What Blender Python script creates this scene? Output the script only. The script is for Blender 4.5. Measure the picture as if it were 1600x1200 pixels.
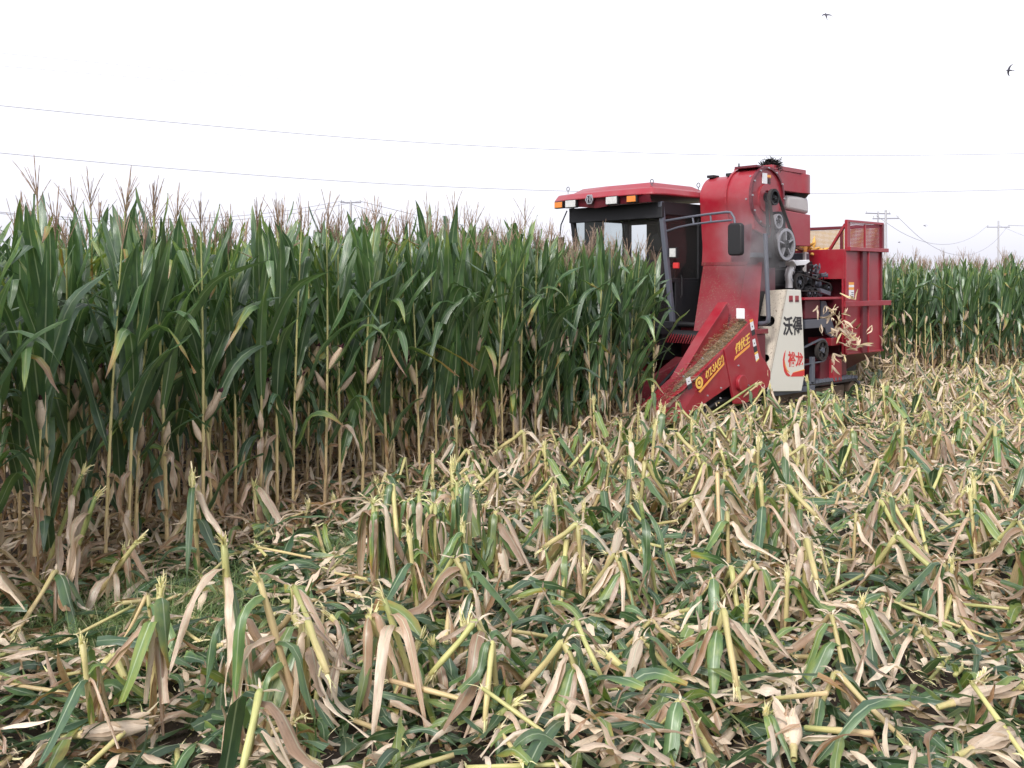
import bpy, math, random
import numpy as np
from mathutils import Vector, Matrix

random.seed(7)
rng = np.random.default_rng(11)
scene = bpy.context.scene
for o in list(bpy.data.objects):
    bpy.data.objects.remove(o)

# ------------------------------------------------------------------ camera
CAM_H, FPX = 2.0, 1500.0            # eye height (m), focal length in photo pixels (photo 1600x1200, horizon at y=440)
cam_d = bpy.data.cameras.new('camera')
cam_d.sensor_width = 36.0
cam_d.lens = FPX / 1600 * 36.0
cam_d.shift_y = -0.1
cam_d.clip_start = 0.05
cam_d.clip_end = 3000
cam = bpy.data.objects.new('camera', cam_d)
scene.collection.objects.link(cam)
cam.location = (0, 0, CAM_H)
cam.rotation_euler = (math.radians(90), 0, 0)
scene.camera = cam

# ------------------------------------------------------------------ world: bright overcast
SUN_EL, SUN_ROT = math.radians(38), math.radians(205)
world = bpy.data.worlds.new("World")
scene.world = world
world.use_nodes = True
wn, wl = world.node_tree.nodes, world.node_tree.links
wn.clear()
wout = wn.new('ShaderNodeOutputWorld')
wbg = wn.new('ShaderNodeBackground')
sky = wn.new('ShaderNodeTexSky')
sky.sky_type = 'NISHITA'
sky.sun_disc = False
sky.sun_elevation = SUN_EL
sky.sun_rotation = SUN_ROT
sky.dust_density = 4.0
hs = wn.new('ShaderNodeHueSaturation')
hs.inputs['Saturation'].default_value = 0.10
hs.inputs['Value'].default_value = 0.45
mixw = wn.new('ShaderNodeMixRGB')
mixw.blend_type = 'ADD'
mixw.inputs[0].default_value = 1.0
mixw.inputs[2].default_value = (4.1, 4.1, 4.6, 1)
wbg.inputs['Strength'].default_value = 0.125
wl.new(sky.outputs[0], hs.inputs['Color'])
wl.new(hs.outputs[0], mixw.inputs[1])
wl.new(mixw.outputs[0], wbg.inputs['Color'])
wl.new(wbg.outputs[0], wout.inputs[0])

sun_d = bpy.data.lights.new('sun', 'SUN')
sun_d.energy = 1.5
sun_d.angle = math.radians(12)
sun_d.color = (1.0, 0.96, 0.90)
sun = bpy.data.objects.new('sun', sun_d)
scene.collection.objects.link(sun)
# light from high behind-left of the camera
sdir = Vector((math.cos(SUN_EL) * math.sin(SUN_ROT), math.cos(SUN_EL) * math.cos(SUN_ROT), math.sin(SUN_EL)))
sun.rotation_euler = (-sdir).to_track_quat('-Z', 'Y').to_euler()

scene.view_settings.view_transform = 'Standard'
scene.view_settings.look = 'None'
scene.view_settings.exposure = 0.66
scene.view_settings.gamma = 1.0
scene.cycles.max_bounces = 6
scene.cycles.transparent_max_bounces = 12

# ------------------------------------------------------------------ pixel -> world helpers
def at(px, py, Y):
    return Vector(((px - 800) / FPX * Y, Y, CAM_H - (py - 440) / FPX * Y))

def gnd(px, py, z=0.0):
    return at(px, py, (CAM_H - z) * FPX / (py - 440))

# the harvester's own frame: u runs backwards from the divider tip, y runs across towards its right-hand side
PHI = math.radians(47)
UX, UY = math.sin(PHI), math.cos(PHI)
YX, YY = -math.cos(PHI), math.sin(PHI)
OY = 12.65
OX = 214 / 1500 * OY

def S(px, py, y):       # point on the plane y = const  -> (u, z)
    r = (px - 800) / FPX
    u = (r * (OY + y * YY) - (OX + y * YX)) / (UX - r * UY)
    Y = OY + u * UY + y * YY
    return (u, CAM_H - (py - 440) / FPX * Y)

def F(px, py, u):       # point on the plane u = const  -> (y, z)
    r = (px - 800) / FPX
    y = (r * (OY + u * UY) - (OX + u * UX)) / (YX - r * YY)
    Y = OY + u * UY + y * YY
    return (y, CAM_H - (py - 440) / FPX * Y)

def local(X, Y):
    dx, dy = X - OX, Y - OY
    return (dx * UX + dy * UY, dx * YX + dy * YY)

# ------------------------------------------------------------------ materials
def new_mat(name):
    m = bpy.data.materials.new(name)
    m.use_nodes = True
    nt = m.node_tree
    b = nt.nodes['Principled BSDF']
    return m, nt, b

def ramp(nt, stops):
    r = nt.nodes.new('ShaderNodeValToRGB')
    els = r.color_ramp.elements
    while len(els) < len(stops):
        els.new(0.5)
    for e, (p, c) in zip(els, stops):
        e.position = p
        e.color = (*c, 1) if len(c) == 3 else c
    return r

def math_node(nt, op, a=None, b=None, clamp=False):
    n = nt.nodes.new('ShaderNodeMath')
    n.operation = op
    n.use_clamp = clamp
    for i, v in enumerate((a, b)):
        if v is None:
            continue
        if hasattr(v, 'is_output') or hasattr(v, 'links'):
            nt.links.new(v, n.inputs[i])
        else:
            n.inputs[i].default_value = v
    return n.outputs[0]

def mixc(nt, fac, a, b, blend='MIX'):
    n = nt.nodes.new('ShaderNodeMixRGB')
    n.blend_type = blend
    for i, v in enumerate((fac, a, b)):
        if hasattr(v, 'links'):
            nt.links.new(v, n.inputs[i])
        elif isinstance(v, tuple):
            n.inputs[i].default_value = (*v, 1)
        else:
            n.inputs[i].default_value = v
    return n.outputs[0]

def noise(nt, scale, detail=3, vec=None, rough=0.5):
    n = nt.nodes.new('ShaderNodeTexNoise')
    n.inputs['Scale'].default_value = scale
    n.inputs['Detail'].default_value = detail
    n.inputs['Roughness'].default_value = rough
    if vec is not None:
        nt.links.new(vec, n.inputs['Vector'])
    return n.outputs[0]

def objcoord(nt):
    t = nt.nodes.new('ShaderNodeTexCoord')
    return t.outputs['Object']

def plant_mat(name, stops, midrib=None, rough=0.42, trans=0.25, streak=(34, 3), spec=0.5):
    """colour from the vertex attribute 'leaf' = (across, along, random, dryness)"""
    m, nt, b = new_mat(name)
    at_ = nt.nodes.new('ShaderNodeAttribute')
    at_.attribute_name = 'leaf'
    sep = nt.nodes.new('ShaderNodeSeparateColor')
    nt.links.new(at_.outputs['Color'], sep.inputs[0])
    ac, al, rn, dry = sep.outputs[0], sep.outputs[1], sep.outputs[2], at_.outputs['Alpha']
    comb = nt.nodes.new('ShaderNodeCombineXYZ')
    nt.links.new(math_node(nt, 'MULTIPLY', ac, float(streak[0])), comb.inputs[0])
    nt.links.new(math_node(nt, 'MULTIPLY', al, float(streak[1])), comb.inputs[1])
    nt.links.new(math_node(nt, 'MULTIPLY', rn, 97.0), comb.inputs[2])
    vein = noise(nt, 1.0, 2, comb.outputs[0])
    comb2 = nt.nodes.new('ShaderNodeCombineXYZ')
    nt.links.new(math_node(nt, 'MULTIPLY', ac, 2.5), comb2.inputs[0])
    nt.links.new(math_node(nt, 'MULTIPLY', al, 7.0), comb2.inputs[1])
    nt.links.new(math_node(nt, 'MULTIPLY', rn, 53.0), comb2.inputs[2])
    blot = noise(nt, 1.0, 3, comb2.outputs[0])
    d = math_node(nt, 'ADD', dry, math_node(nt, 'MULTIPLY', math_node(nt, 'SUBTRACT', blot, 0.5), 0.34), clamp=True)
    r = ramp(nt, stops)
    nt.links.new(d, r.inputs[0])
    col = r.outputs[0]
    if midrib:
        dist = math_node(nt, 'ABSOLUTE', math_node(nt, 'SUBTRACT', ac, 0.5))
        f = math_node(nt, 'SUBTRACT', 1.0, math_node(nt, 'MULTIPLY', dist, 15.0), clamp=True)
        f = math_node(nt, 'MULTIPLY', f, math_node(nt, 'SUBTRACT', 0.85, math_node(nt, 'MULTIPLY', al, 0.6)))
        col = mixc(nt, f, col, midrib)
    k = math_node(nt, 'ADD', 0.42, math_node(nt, 'MULTIPLY', vein, 0.62))
    k = math_node(nt, 'ADD', k, math_node(nt, 'MULTIPLY', rn, 0.50))
    comb3 = nt.nodes.new('ShaderNodeCombineXYZ')
    nt.links.new(math_node(nt, 'MULTIPLY', ac, 7.0), comb3.inputs[0])
    nt.links.new(math_node(nt, 'MULTIPLY', al, 22.0), comb3.inputs[1])
    nt.links.new(math_node(nt, 'MULTIPLY', rn, 31.0), comb3.inputs[2])
    spot = math_node(nt, 'GREATER_THAN', noise(nt, 1.0, 3, comb3.outputs[0], 0.65), 0.66)
    k = math_node(nt, 'SUBTRACT', k, math_node(nt, 'MULTIPLY', math_node(nt, 'MULTIPLY', spot, d), 0.35))
    kc = nt.nodes.new('ShaderNodeCombineXYZ')
    for i in range(3):
        nt.links.new(k, kc.inputs[i])
    col = mixc(nt, 1.0, col, kc.outputs[0], 'MULTIPLY')
    nt.links.new(col, b.inputs['Base Color'])
    b.inputs['Roughness'].default_value = rough
    b.inputs['Specular IOR Level'].default_value = spec
    bmp = nt.nodes.new('ShaderNodeBump')
    bmp.inputs['Strength'].default_value = 0.35
    bmp.inputs['Distance'].default_value = 0.004
    nt.links.new(vein, bmp.inputs['Height'])
    nt.links.new(bmp.outputs[0], b.inputs['Normal'])
    if trans > 0:
        tr = nt.nodes.new('ShaderNodeBsdfTranslucent')
        tcol = mixc(nt, 1.0, col, (1.5, 1.6, 0.8), 'MULTIPLY')
        nt.links.new(tcol, tr.inputs['Color'])
        mx = nt.nodes.new('ShaderNodeMixShader')
        mx.inputs[0].default_value = trans
        out = nt.nodes['Material Output']
        nt.links.new(b.outputs[0], mx.inputs[1])
        nt.links.new(tr.outputs[0], mx.inputs[2])
        nt.links.new(mx.outputs[0], out.inputs[0])
    return m

M = {}
M['leaf'] = plant_mat('maize_leaf', [
    (0.0, (0.052, 0.104, 0.054)), (0.17, (0.112, 0.198, 0.068)), (0.32, (0.25, 0.31, 0.075)),
    (0.45, (0.38, 0.27, 0.07)), (0.58, (0.30, 0.16, 0.08)), (0.75, (0.44, 0.30, 0.21)), (1.0, (0.76, 0.63, 0.50))],
    midrib=(0.52, 0.60, 0.42), rough=0.31, trans=0.26, spec=0.9)
M['husk'] = plant_mat('dry_husk', [
    (0.0, (0.30, 0.36, 0.12)), (0.3, (0.60, 0.52, 0.28)), (0.55, (0.50, 0.37, 0.26)), (1.0, (0.80, 0.67, 0.53))],
    rough=0.6, trans=0.15, streak=(26, 2), spec=0.3)
M['stalk'] = plant_mat('maize_stalk', [
    (0.0, (0.17, 0.23, 0.07)), (0.35, (0.44, 0.42, 0.17)), (0.65, (0.55, 0.43, 0.22)), (1.0, (0.42, 0.28, 0.18))],
    rough=0.45, trans=0.0, streak=(10, 5), spec=0.4)
M['fray'] = plant_mat('shredded_pith', [
    (0.0, (0.50, 0.50, 0.22)), (0.5, (0.80, 0.74, 0.44)), (1.0, (0.82, 0.70, 0.50))],
    rough=0.7, trans=0.2, streak=(20, 2), spec=0.2)
M['tassel'] = plant_mat('tassel', [
    (0.0, (0.24, 0.20, 0.11)), (0.5, (0.29, 0.20, 0.15)), (1.0, (0.46, 0.36, 0.28))],
    rough=0.8, trans=0.0, streak=(2, 40), spec=0.2)
M['dark_straw'] = plant_mat('dark_wet_straw', [(0.0, (0.012, 0.012, 0.014)), (1.0, (0.06, 0.055, 0.045))], rough=0.7, trans=0, spec=0.2)
M['silk'] = plant_mat('dark_silk', [(0.0, (0.05, 0.015, 0.025)), (1.0, (0.12, 0.05, 0.05))], rough=0.8, trans=0, spec=0.2)
M['grass'] = plant_mat('grass', [(0.0, (0.10, 0.18, 0.06)), (0.5, (0.20, 0.28, 0.10)), (1.0, (0.5, 0.44, 0.28))], rough=0.5, trans=0.25)

def soil_mat():
    m, nt, b = new_mat('soil')
    oc = objcoord(nt)
    n1 = noise(nt, 0.9, 6, oc)
    n2 = noise(nt, 24, 5, oc, 0.7)
    r = ramp(nt, [(0.3, (0.030, 0.020, 0.015)), (0.55, (0.065, 0.045, 0.032)), (0.8, (0.14, 0.10, 0.07))])
    mx = math_node(nt, 'ADD', math_node(nt, 'MULTIPLY', n1, 0.5), math_node(nt, 'MULTIPLY', n2, 0.5))
    nt.links.new(mx, r.inputs[0])
    nt.links.new(r.outputs[0], b.inputs['Base Color'])
    b.inputs['Roughness'].default_value = 0.95
    bmp = nt.nodes.new('ShaderNodeBump')
    bmp.inputs['Strength'].default_value = 0.9
    bmp.inputs['Distance'].default_value = 0.04
    nt.links.new(n2, bmp.inputs['Height'])
    nt.links.new(bmp.outputs[0], b.inputs['Normal'])
    return m
M['soil'] = soil_mat()

def paint(name, col, rough=0.35, dust=0.35, dustcol=(0.36, 0.25, 0.20), scale=3.0, coat=0.3, metallic=0.0, speck=0.0, speckcol=(0.12, 0.08, 0.05)):
    m, nt, b = new_mat(name)
    oc = objcoord(nt)
    n1 = noise(nt, scale, 6, oc, 0.62)
    n2 = noise(nt, scale * 22, 4, oc, 0.7)
    f = math_node(nt, 'MULTIPLY', math_node(nt, 'SUBTRACT', math_node(nt, 'ADD', math_node(nt, 'MULTIPLY', n1, 0.75), math_node(nt, 'MULTIPLY', n2, 0.25)), 0.38), dust * 2.4, clamp=True)
    c = mixc(nt, f, tuple(col), dustcol)
    if speck > 0:
        n3 = noise(nt, 34, 3, oc, 0.8)
        r = ramp(nt, [(0.57, (0, 0, 0)), (0.66, (1, 1, 1))])
        nt.links.new(n3, r.inputs[0])
        c = mixc(nt, math_node(nt, 'MULTIPLY', r.outputs[0], speck), c, speckcol)
    nt.links.new(c, b.inputs['Base Color'])
    rr = math_node(nt, 'ADD', rough, math_node(nt, 'MULTIPLY', f, 0.35), clamp=True)
    nt.links.new(rr, b.inputs['Roughness'])
    b.inputs['Metallic'].default_value = metallic
    b.inputs['Coat Weight'].default_value = coat
    b.inputs['Coat Roughness'].default_value = 0.2
    bmp = nt.nodes.new('ShaderNodeBump')
    bmp.inputs['Strength'].default_value = 0.12
    bmp.inputs['Distance'].default_value = 0.01
    nt.links.new(n1, bmp.inputs['Height'])
    nt.links.new(bmp.outputs[0], b.inputs['Normal'])
    return m

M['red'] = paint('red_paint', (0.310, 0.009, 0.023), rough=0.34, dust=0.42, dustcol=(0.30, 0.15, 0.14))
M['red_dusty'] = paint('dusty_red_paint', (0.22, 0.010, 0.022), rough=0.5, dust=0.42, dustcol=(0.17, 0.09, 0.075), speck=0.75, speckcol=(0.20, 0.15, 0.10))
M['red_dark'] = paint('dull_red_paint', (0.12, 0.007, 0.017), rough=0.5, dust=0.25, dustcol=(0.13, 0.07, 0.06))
M['cream'] = paint('cream_paint', (0.72, 0.70, 0.62), rough=0.35, dust=0.10, dustcol=(0.5, 0.45, 0.36))
M['cream_dirty'] = paint('splashed_cream_paint', (0.62, 0.56, 0.47), rough=0.6, dust=0.35, dustcol=(0.42, 0.34, 0.26), speck=0.85, speckcol=(0.13, 0.08, 0.05))
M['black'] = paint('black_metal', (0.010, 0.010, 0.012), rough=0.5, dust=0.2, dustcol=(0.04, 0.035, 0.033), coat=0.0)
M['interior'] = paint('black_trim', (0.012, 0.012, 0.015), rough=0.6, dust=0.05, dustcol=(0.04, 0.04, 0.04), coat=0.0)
M['grey'] = paint('grey_steel', (0.10, 0.11, 0.14), rough=0.4, dust=0.2, dustcol=(0.18, 0.16, 0.15), coat=0.1)
M['steel'] = paint('bare_steel', (0.42, 0.42, 0.45), rough=0.4, dust=0.25, dustcol=(0.22, 0.2, 0.18), metallic=0.6, coat=0)
M['rubber'] = paint('rubber', (0.025, 0.023, 0.024), rough=0.8, dust=0.5, dustcol=(0.10, 0.075, 0.06), coat=0)
M['mud'] = paint('mud', (0.13, 0.09, 0.065), rough=0.95, dust=0.5, dustcol=(0.20, 0.15, 0.11), coat=0)
M['white'] = paint('white_sticker', (0.78, 0.78, 0.80), rough=0.4, dust=0.06, coat=0)
M['orange'] = paint('orange_vinyl', (0.85, 0.36, 0.07), rough=0.4, dust=0.06, coat=0)
M['yellow'] = paint('yellow_vinyl', (0.85, 0.52, 0.10), rough=0.4, dust=0.06, coat=0)
M['ink'] = paint('black_vinyl', (0.025, 0.025, 0.03), rough=0.5, dust=0.03, coat=0)
M['redvinyl'] = paint('red_vinyl', (0.62, 0.04, 0.04), rough=0.4, dust=0.04, coat=0)
M['insul'] = paint('foil_wrap', (0.62, 0.60, 0.60), rough=0.35, dust=0.3, dustcol=(0.4, 0.33, 0.28), metallic=0.3, coat=0)
M['translucent_hose'] = paint('milky_sheet', (0.50, 0.47, 0.47), rough=0.6, dust=0.4, dustcol=(0.33, 0.28, 0.26), coat=0)
M['concrete'] = paint('haze_pale_concrete', (0.46, 0.46, 0.48), rough=0.9, dust=0.2, dustcol=(0.38, 0.38, 0.40), coat=0)  # concrete grey kept light so the colour stands in for distance haze
M['wire'] = paint('wire', (0.26, 0.26, 0.30), rough=0.7, dust=0.0, coat=0)
M['chaff'] = paint('chaff_heap', (0.16, 0.12, 0.08), rough=0.95, dust=0.6, dustcol=(0.14, 0.11, 0.07), scale=9, coat=0, speck=0.7, speckcol=(0.5, 0.42, 0.28))
M['skin'] = paint('skin', (0.34, 0.19, 0.13), rough=0.5, dust=0, coat=0)
M['hair'] = paint('hair', (0.012, 0.010, 0.010), rough=0.6, dust=0, coat=0)
M['shirt'] = paint('checked_shirt', (0.12, 0.07, 0.08), rough=0.9, dust=0.2, dustcol=(0.25, 0.2, 0.2), coat=0, scale=12)
M['trousers'] = paint('dark_trousers', (0.03, 0.035, 0.05), rough=0.9, dust=0.1, coat=0)
M['seat'] = paint('seat_cloth', (0.03, 0.03, 0.035), rough=0.9, dust=0.1, coat=0)
M['cob'] = paint('yellow_kernels', (0.78, 0.42, 0.08), rough=0.5, dust=0.2, dustcol=(0.85, 0.62, 0.25), scale=16, coat=0)
M['bird'] = paint('dark_feathers', (0.05, 0.05, 0.075), rough=0.7, dust=0.1, coat=0)
M['amber'] = paint('amber_lens', (0.72, 0.22, 0.02), rough=0.25, dust=0.3, dustcol=(0.35, 0.10, 0.02), scale=24, coat=0.4)
M['lens'] = paint('clear_lamp_lens', (0.62, 0.62, 0.60), rough=0.25, dust=0.6, dustcol=(0.18, 0.18, 0.18), scale=26, coat=0.4)

def glass_mat():
    m = bpy.data.materials.new('cab_glass')
    m.use_nodes = True
    nt = m.node_tree
    nt.nodes.clear()
    out = nt.nodes.new('ShaderNodeOutputMaterial')
    t = nt.nodes.new('ShaderNodeBsdfTransparent')
    t.inputs[0].default_value = (0.80, 0.84, 0.84, 1)
    g = nt.nodes.new('ShaderNodeBsdfGlossy')
    g.inputs['Roughness'].default_value = 0.04
    g.inputs['Color'].default_value = (0.8, 0.8, 0.8, 1)
    d = nt.nodes.new('ShaderNodeBsdfDiffuse')
    d.inputs[0].default_value = (0.3, 0.28, 0.27, 1)
    lw = nt.nodes.new('ShaderNodeFresnel')
    lw.inputs[0].default_value = 1.45
    m1 = nt.nodes.new('ShaderNodeMixShader')
    nt.links.new(lw.outputs[0], m1.inputs[0])
    nt.links.new(t.outputs[0], m1.inputs[1])
    nt.links.new(g.outputs[0], m1.inputs[2])
    m2 = nt.nodes.new('ShaderNodeMixShader')
    m2.inputs[0].default_value = 0.06
    nt.links.new(m1.outputs[0], m2.inputs[1])
    nt.links.new(d.outputs[0], m2.inputs[2])
    nt.links.new(m2.outputs[0], out.inputs[0])
    return m
M['glass'] = glass_mat()

def mesh_screen_mat(name, col, scale):
    """perforated sheet: real holes, cut by a procedural pattern in the sheet's own coordinates"""
    m, nt, b = new_mat(name)
    b.inputs['Base Color'].default_value = (*col, 1)
    b.inputs['Roughness'].default_value = 0.5
    oc = objcoord(nt)
    sep = nt.nodes.new('ShaderNodeSeparateXYZ')
    nt.links.new(oc, sep.inputs[0])
    a = math_node(nt, 'ADD', sep.outputs[0], sep.outputs[1])
    w1 = math_node(nt, 'SINE', math_node(nt, 'MULTIPLY', math_node(nt, 'ADD', a, sep.outputs[2]), scale))
    w2 = math_node(nt, 'SINE', math_node(nt, 'MULTIPLY', math_node(nt, 'SUBTRACT', a, sep.outputs[2]), scale))
    h = math_node(nt, 'MULTIPLY', w1, w2)
    hole = math_node(nt, 'GREATER_THAN', h, 0.30)
    t = nt.nodes.new('ShaderNodeBsdfTransparent')
    mx = nt.nodes.new('ShaderNodeMixShader')
    nt.links.new(hole, mx.inputs[0])
    nt.links.new(b.outputs[0], mx.inputs[1])
    nt.links.new(t.outputs[0], mx.inputs[2])
    nt.links.new(mx.outputs[0], nt.nodes['Material Output'].inputs[0])
    return m
M['screen_red'] = mesh_screen_mat('red_perforated_sheet', (0.26, 0.02, 0.04), 135)
M['screen_yellow'] = mesh_screen_mat('yellow_perforated_sheet', (0.46, 0.30, 0.11), 135)

# ------------------------------------------------------------------ tagging
def tag(o, label=None, cat=None, group=None, kind=None):
    if label: o['label'] = label
    if cat: o['category'] = cat
    if group: o['group'] = group
    if kind: o['kind'] = kind
    return o

def link(o, parent=None):
    scene.collection.objects.link(o)
    if parent is not None:
        o.parent = parent
    return o

def empty(name, loc=(0, 0, 0), rz=0.0, parent=None):
    o = bpy.data.objects.new(name, None)
    o.empty_display_size = 0.2
    o.location = loc
    o.rotation_euler = (0, 0, rz)
    return link(o, parent)

# ------------------------------------------------------------------ plant geometry (numpy, quads only)
class VB:
    def __init__(self):
        self.v, self.q, self.a, self.m = [], [], [], []
        self.n = 0
    def add(self, v, q, a, mi=0):
        v = np.asarray(v, float).reshape(-1, 3)
        q = np.asarray(q, int).reshape(-1, 4)
        a = np.asarray(a, float).reshape(-1, 4)
        self.v.append(v); self.q.append(q + self.n); self.a.append(a)
        self.m.append(np.full(len(q), mi, int))
        self.n += len(v)
    def arrays(self):
        return (np.concatenate(self.v), np.concatenate(self.q), np.concatenate(self.a), np.concatenate(self.m))

def mesh_np(name, arrs, mats, smooth=True):
    v, q, a, mi = arrs
    me = bpy.data.meshes.new(name)
    me.vertices.add(len(v))
    me.vertices.foreach_set('co', v.astype(np.float32).ravel())
    me.loops.add(len(q) * 4)
    me.loops.foreach_set('vertex_index', q.astype(np.int32).ravel())
    me.polygons.add(len(q))
    me.polygons.foreach_set('loop_start', (np.arange(len(q)) * 4).astype(np.int32))
    for m in mats:
        me.materials.append(m)
    me.polygons.foreach_set('material_index', mi.astype(np.int32))
    me.polygons.foreach_set('use_smooth', np.full(len(q), smooth))
    me.update(calc_edges=True)
    ca = me.color_attributes.new('leaf', 'FLOAT_COLOR', 'POINT')
    ca.data.foreach_set('color', a.astype(np.float32).ravel())
    return me

def width_profile(t, tipl=1.0, basew=0.5):
    w = np.minimum(1.0, basew + t * 2.2) * np.power(np.clip(1 - t ** 2.3, 0, 1), 0.85)
    return w

def leaf(vb, base, az, L, W, e0, e1, bend=0.5, soft=0.35, dry=0.0, tipdry=0.0, rnd=None, n=9, fold=0.28,
         twist=0.0, ripple=0.008, sway=0.0, kink=None, prof=None, mi=0, cutoff=1.0, torn=0.0):
    if rnd is None:
        rnd = random.random()
    t = np.linspace(0, cutoff, n + 1)
    s = np.clip((t - (bend - soft)) / (2 * soft), 0, 1)
    s = s * s * (3 - 2 * s)
    e = e0 + (e1 - e0) * s
    if kink is not None:
        e = np.where(t > kink[0], kink[1], e)
    azs = az + sway * t ** 1.5
    d = np.stack([np.cos(e) * np.cos(azs), np.cos(e) * np.sin(azs), np.sin(e)], 1)
    seg = L * cutoff / n
    p = np.zeros((n + 1, 3))
    p[0] = base
    p[1:] = np.asarray(base) + np.cumsum((d[:-1] + d[1:]) * 0.5 * seg, 0)
    side = np.stack([-np.sin(azs), np.cos(azs), np.zeros(n + 1)], 1)
    nrm = np.cross(side, d)
    tw = twist * t
    sd = side * np.cos(tw)[:, None] + nrm * np.sin(tw)[:, None]
    nr = np.cross(sd, d)
    w = (W * 0.5 * (prof(t) if prof else width_profile(t)))[:, None]
    wl = w * (1 - torn * rng.random((n + 1, 1))); wr = w * (1 - torn * rng.random((n + 1, 1)))
    ph1, ph2 = random.random() * 6.28, random.random() * 6.28
    k = 9 + random.random() * 6
    r1 = (ripple * np.sin(k * t * L + ph1 + t * 6))[:, None]
    r2 = (ripple * np.sin(k * t * L + ph2 + t * 7))[:, None]
    lft = p - sd * wl * math.cos(fold) + nr * (wl * math.sin(fold) + r1)
    rgt = p + sd * wr * math.cos(fold) + nr * (wr * math.sin(fold) + r2)
    v = np.stack([lft, p, rgt], 1).reshape(-1, 3)
    q = []
    for i in range(n):
        a = i * 3
        q += [(a, a + 1, a + 4, a + 3), (a + 1, a + 2, a + 5, a + 4)]
    at_ = np.zeros((n + 1, 3, 4))
    at_[:, 0, 0], at_[:, 1, 0], at_[:, 2, 0] = 0, 0.5, 1
    at_[:, :, 1] = t[:, None]
    at_[:, :, 2] = rnd
    dd = np.clip(dry + tipdry * np.clip((t - 0.55) / 0.45, 0, 1), 0, 1)
    at_[:, :, 3] = dd[:, None]
    at_[:, 0, 3] = np.clip(at_[:, 0, 3] + tipdry * 0.25, 0, 1)
    vb.add(v, q, at_.reshape(-1, 4), mi)
    return p, d

def tube(vb, pts, rad, sides=5, rnd=0.5, dry0=0.0, dry1=0.0, mi=0, cap=False):
    pts = np.asarray(pts, float)
    n = len(pts)
    rad = np.full(n, rad) if np.isscalar(rad) else np.asarray(rad, float)
    tan = np.gradient(pts, axis=0)
    tan /= np.linalg.norm(tan, axis=1)[:, None] + 1e-9
    ref = np.array([0.0, 0, 1]) if abs(tan[0][2]) < 0.9 else np.array([1.0, 0, 0])
    vs, at_ = [], []
    for i in range(n):
        a = np.cross(tan[i], ref); a /= np.linalg.norm(a) + 1e-9
        b = np.cross(tan[i], a)
        for k in range(sides):
            th = 2 * math.pi * k / sides
            vs.append(pts[i] + rad[i] * (math.cos(th) * a + math.sin(th) * b))
            f = i / max(1, n - 1)
            at_.append((k / sides, f, rnd, dry0 + (dry1 - dry0) * f))
    q = []
    for i in range(n - 1):
        for k in range(sides):
            k2 = (k + 1) % sides
            q.append((i * sides + k, i * sides + k2, (i + 1) * sides + k2, (i + 1) * sides + k))
    if cap and sides == 6:
        o = (n - 1) * 6
        q += [(o, o + 1, o + 2, o + 3), (o, o + 3, o + 4, o + 5)]
    vb.add(vs, q, at_, mi)

def ear_shape(vb, base, az, elev, L=0.22, R=0.027, dry=0.8, rnd=None, mi=0, n=7, sides=7, flat=1.0):
    rnd = random.random() if rnd is None else rnd
    d = np.array([math.cos(elev) * math.cos(az), math.cos(elev) * math.sin(az), math.sin(elev)])
    prof = [0.35, 0.75, 1.0, 1.0, 0.9, 0.68, 0.42, 0.12]
    pts = [np.asarray(base) + d * L * i / 7 for i in range(8)]
    tube(vb, pts, [R * p * flat for p in prof], sides, rnd, dry, min(1, dry + 0.1), mi)
    return np.asarray(base) + d * L, d

def rv(a, b):
    return random.uniform(a, b)

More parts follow.
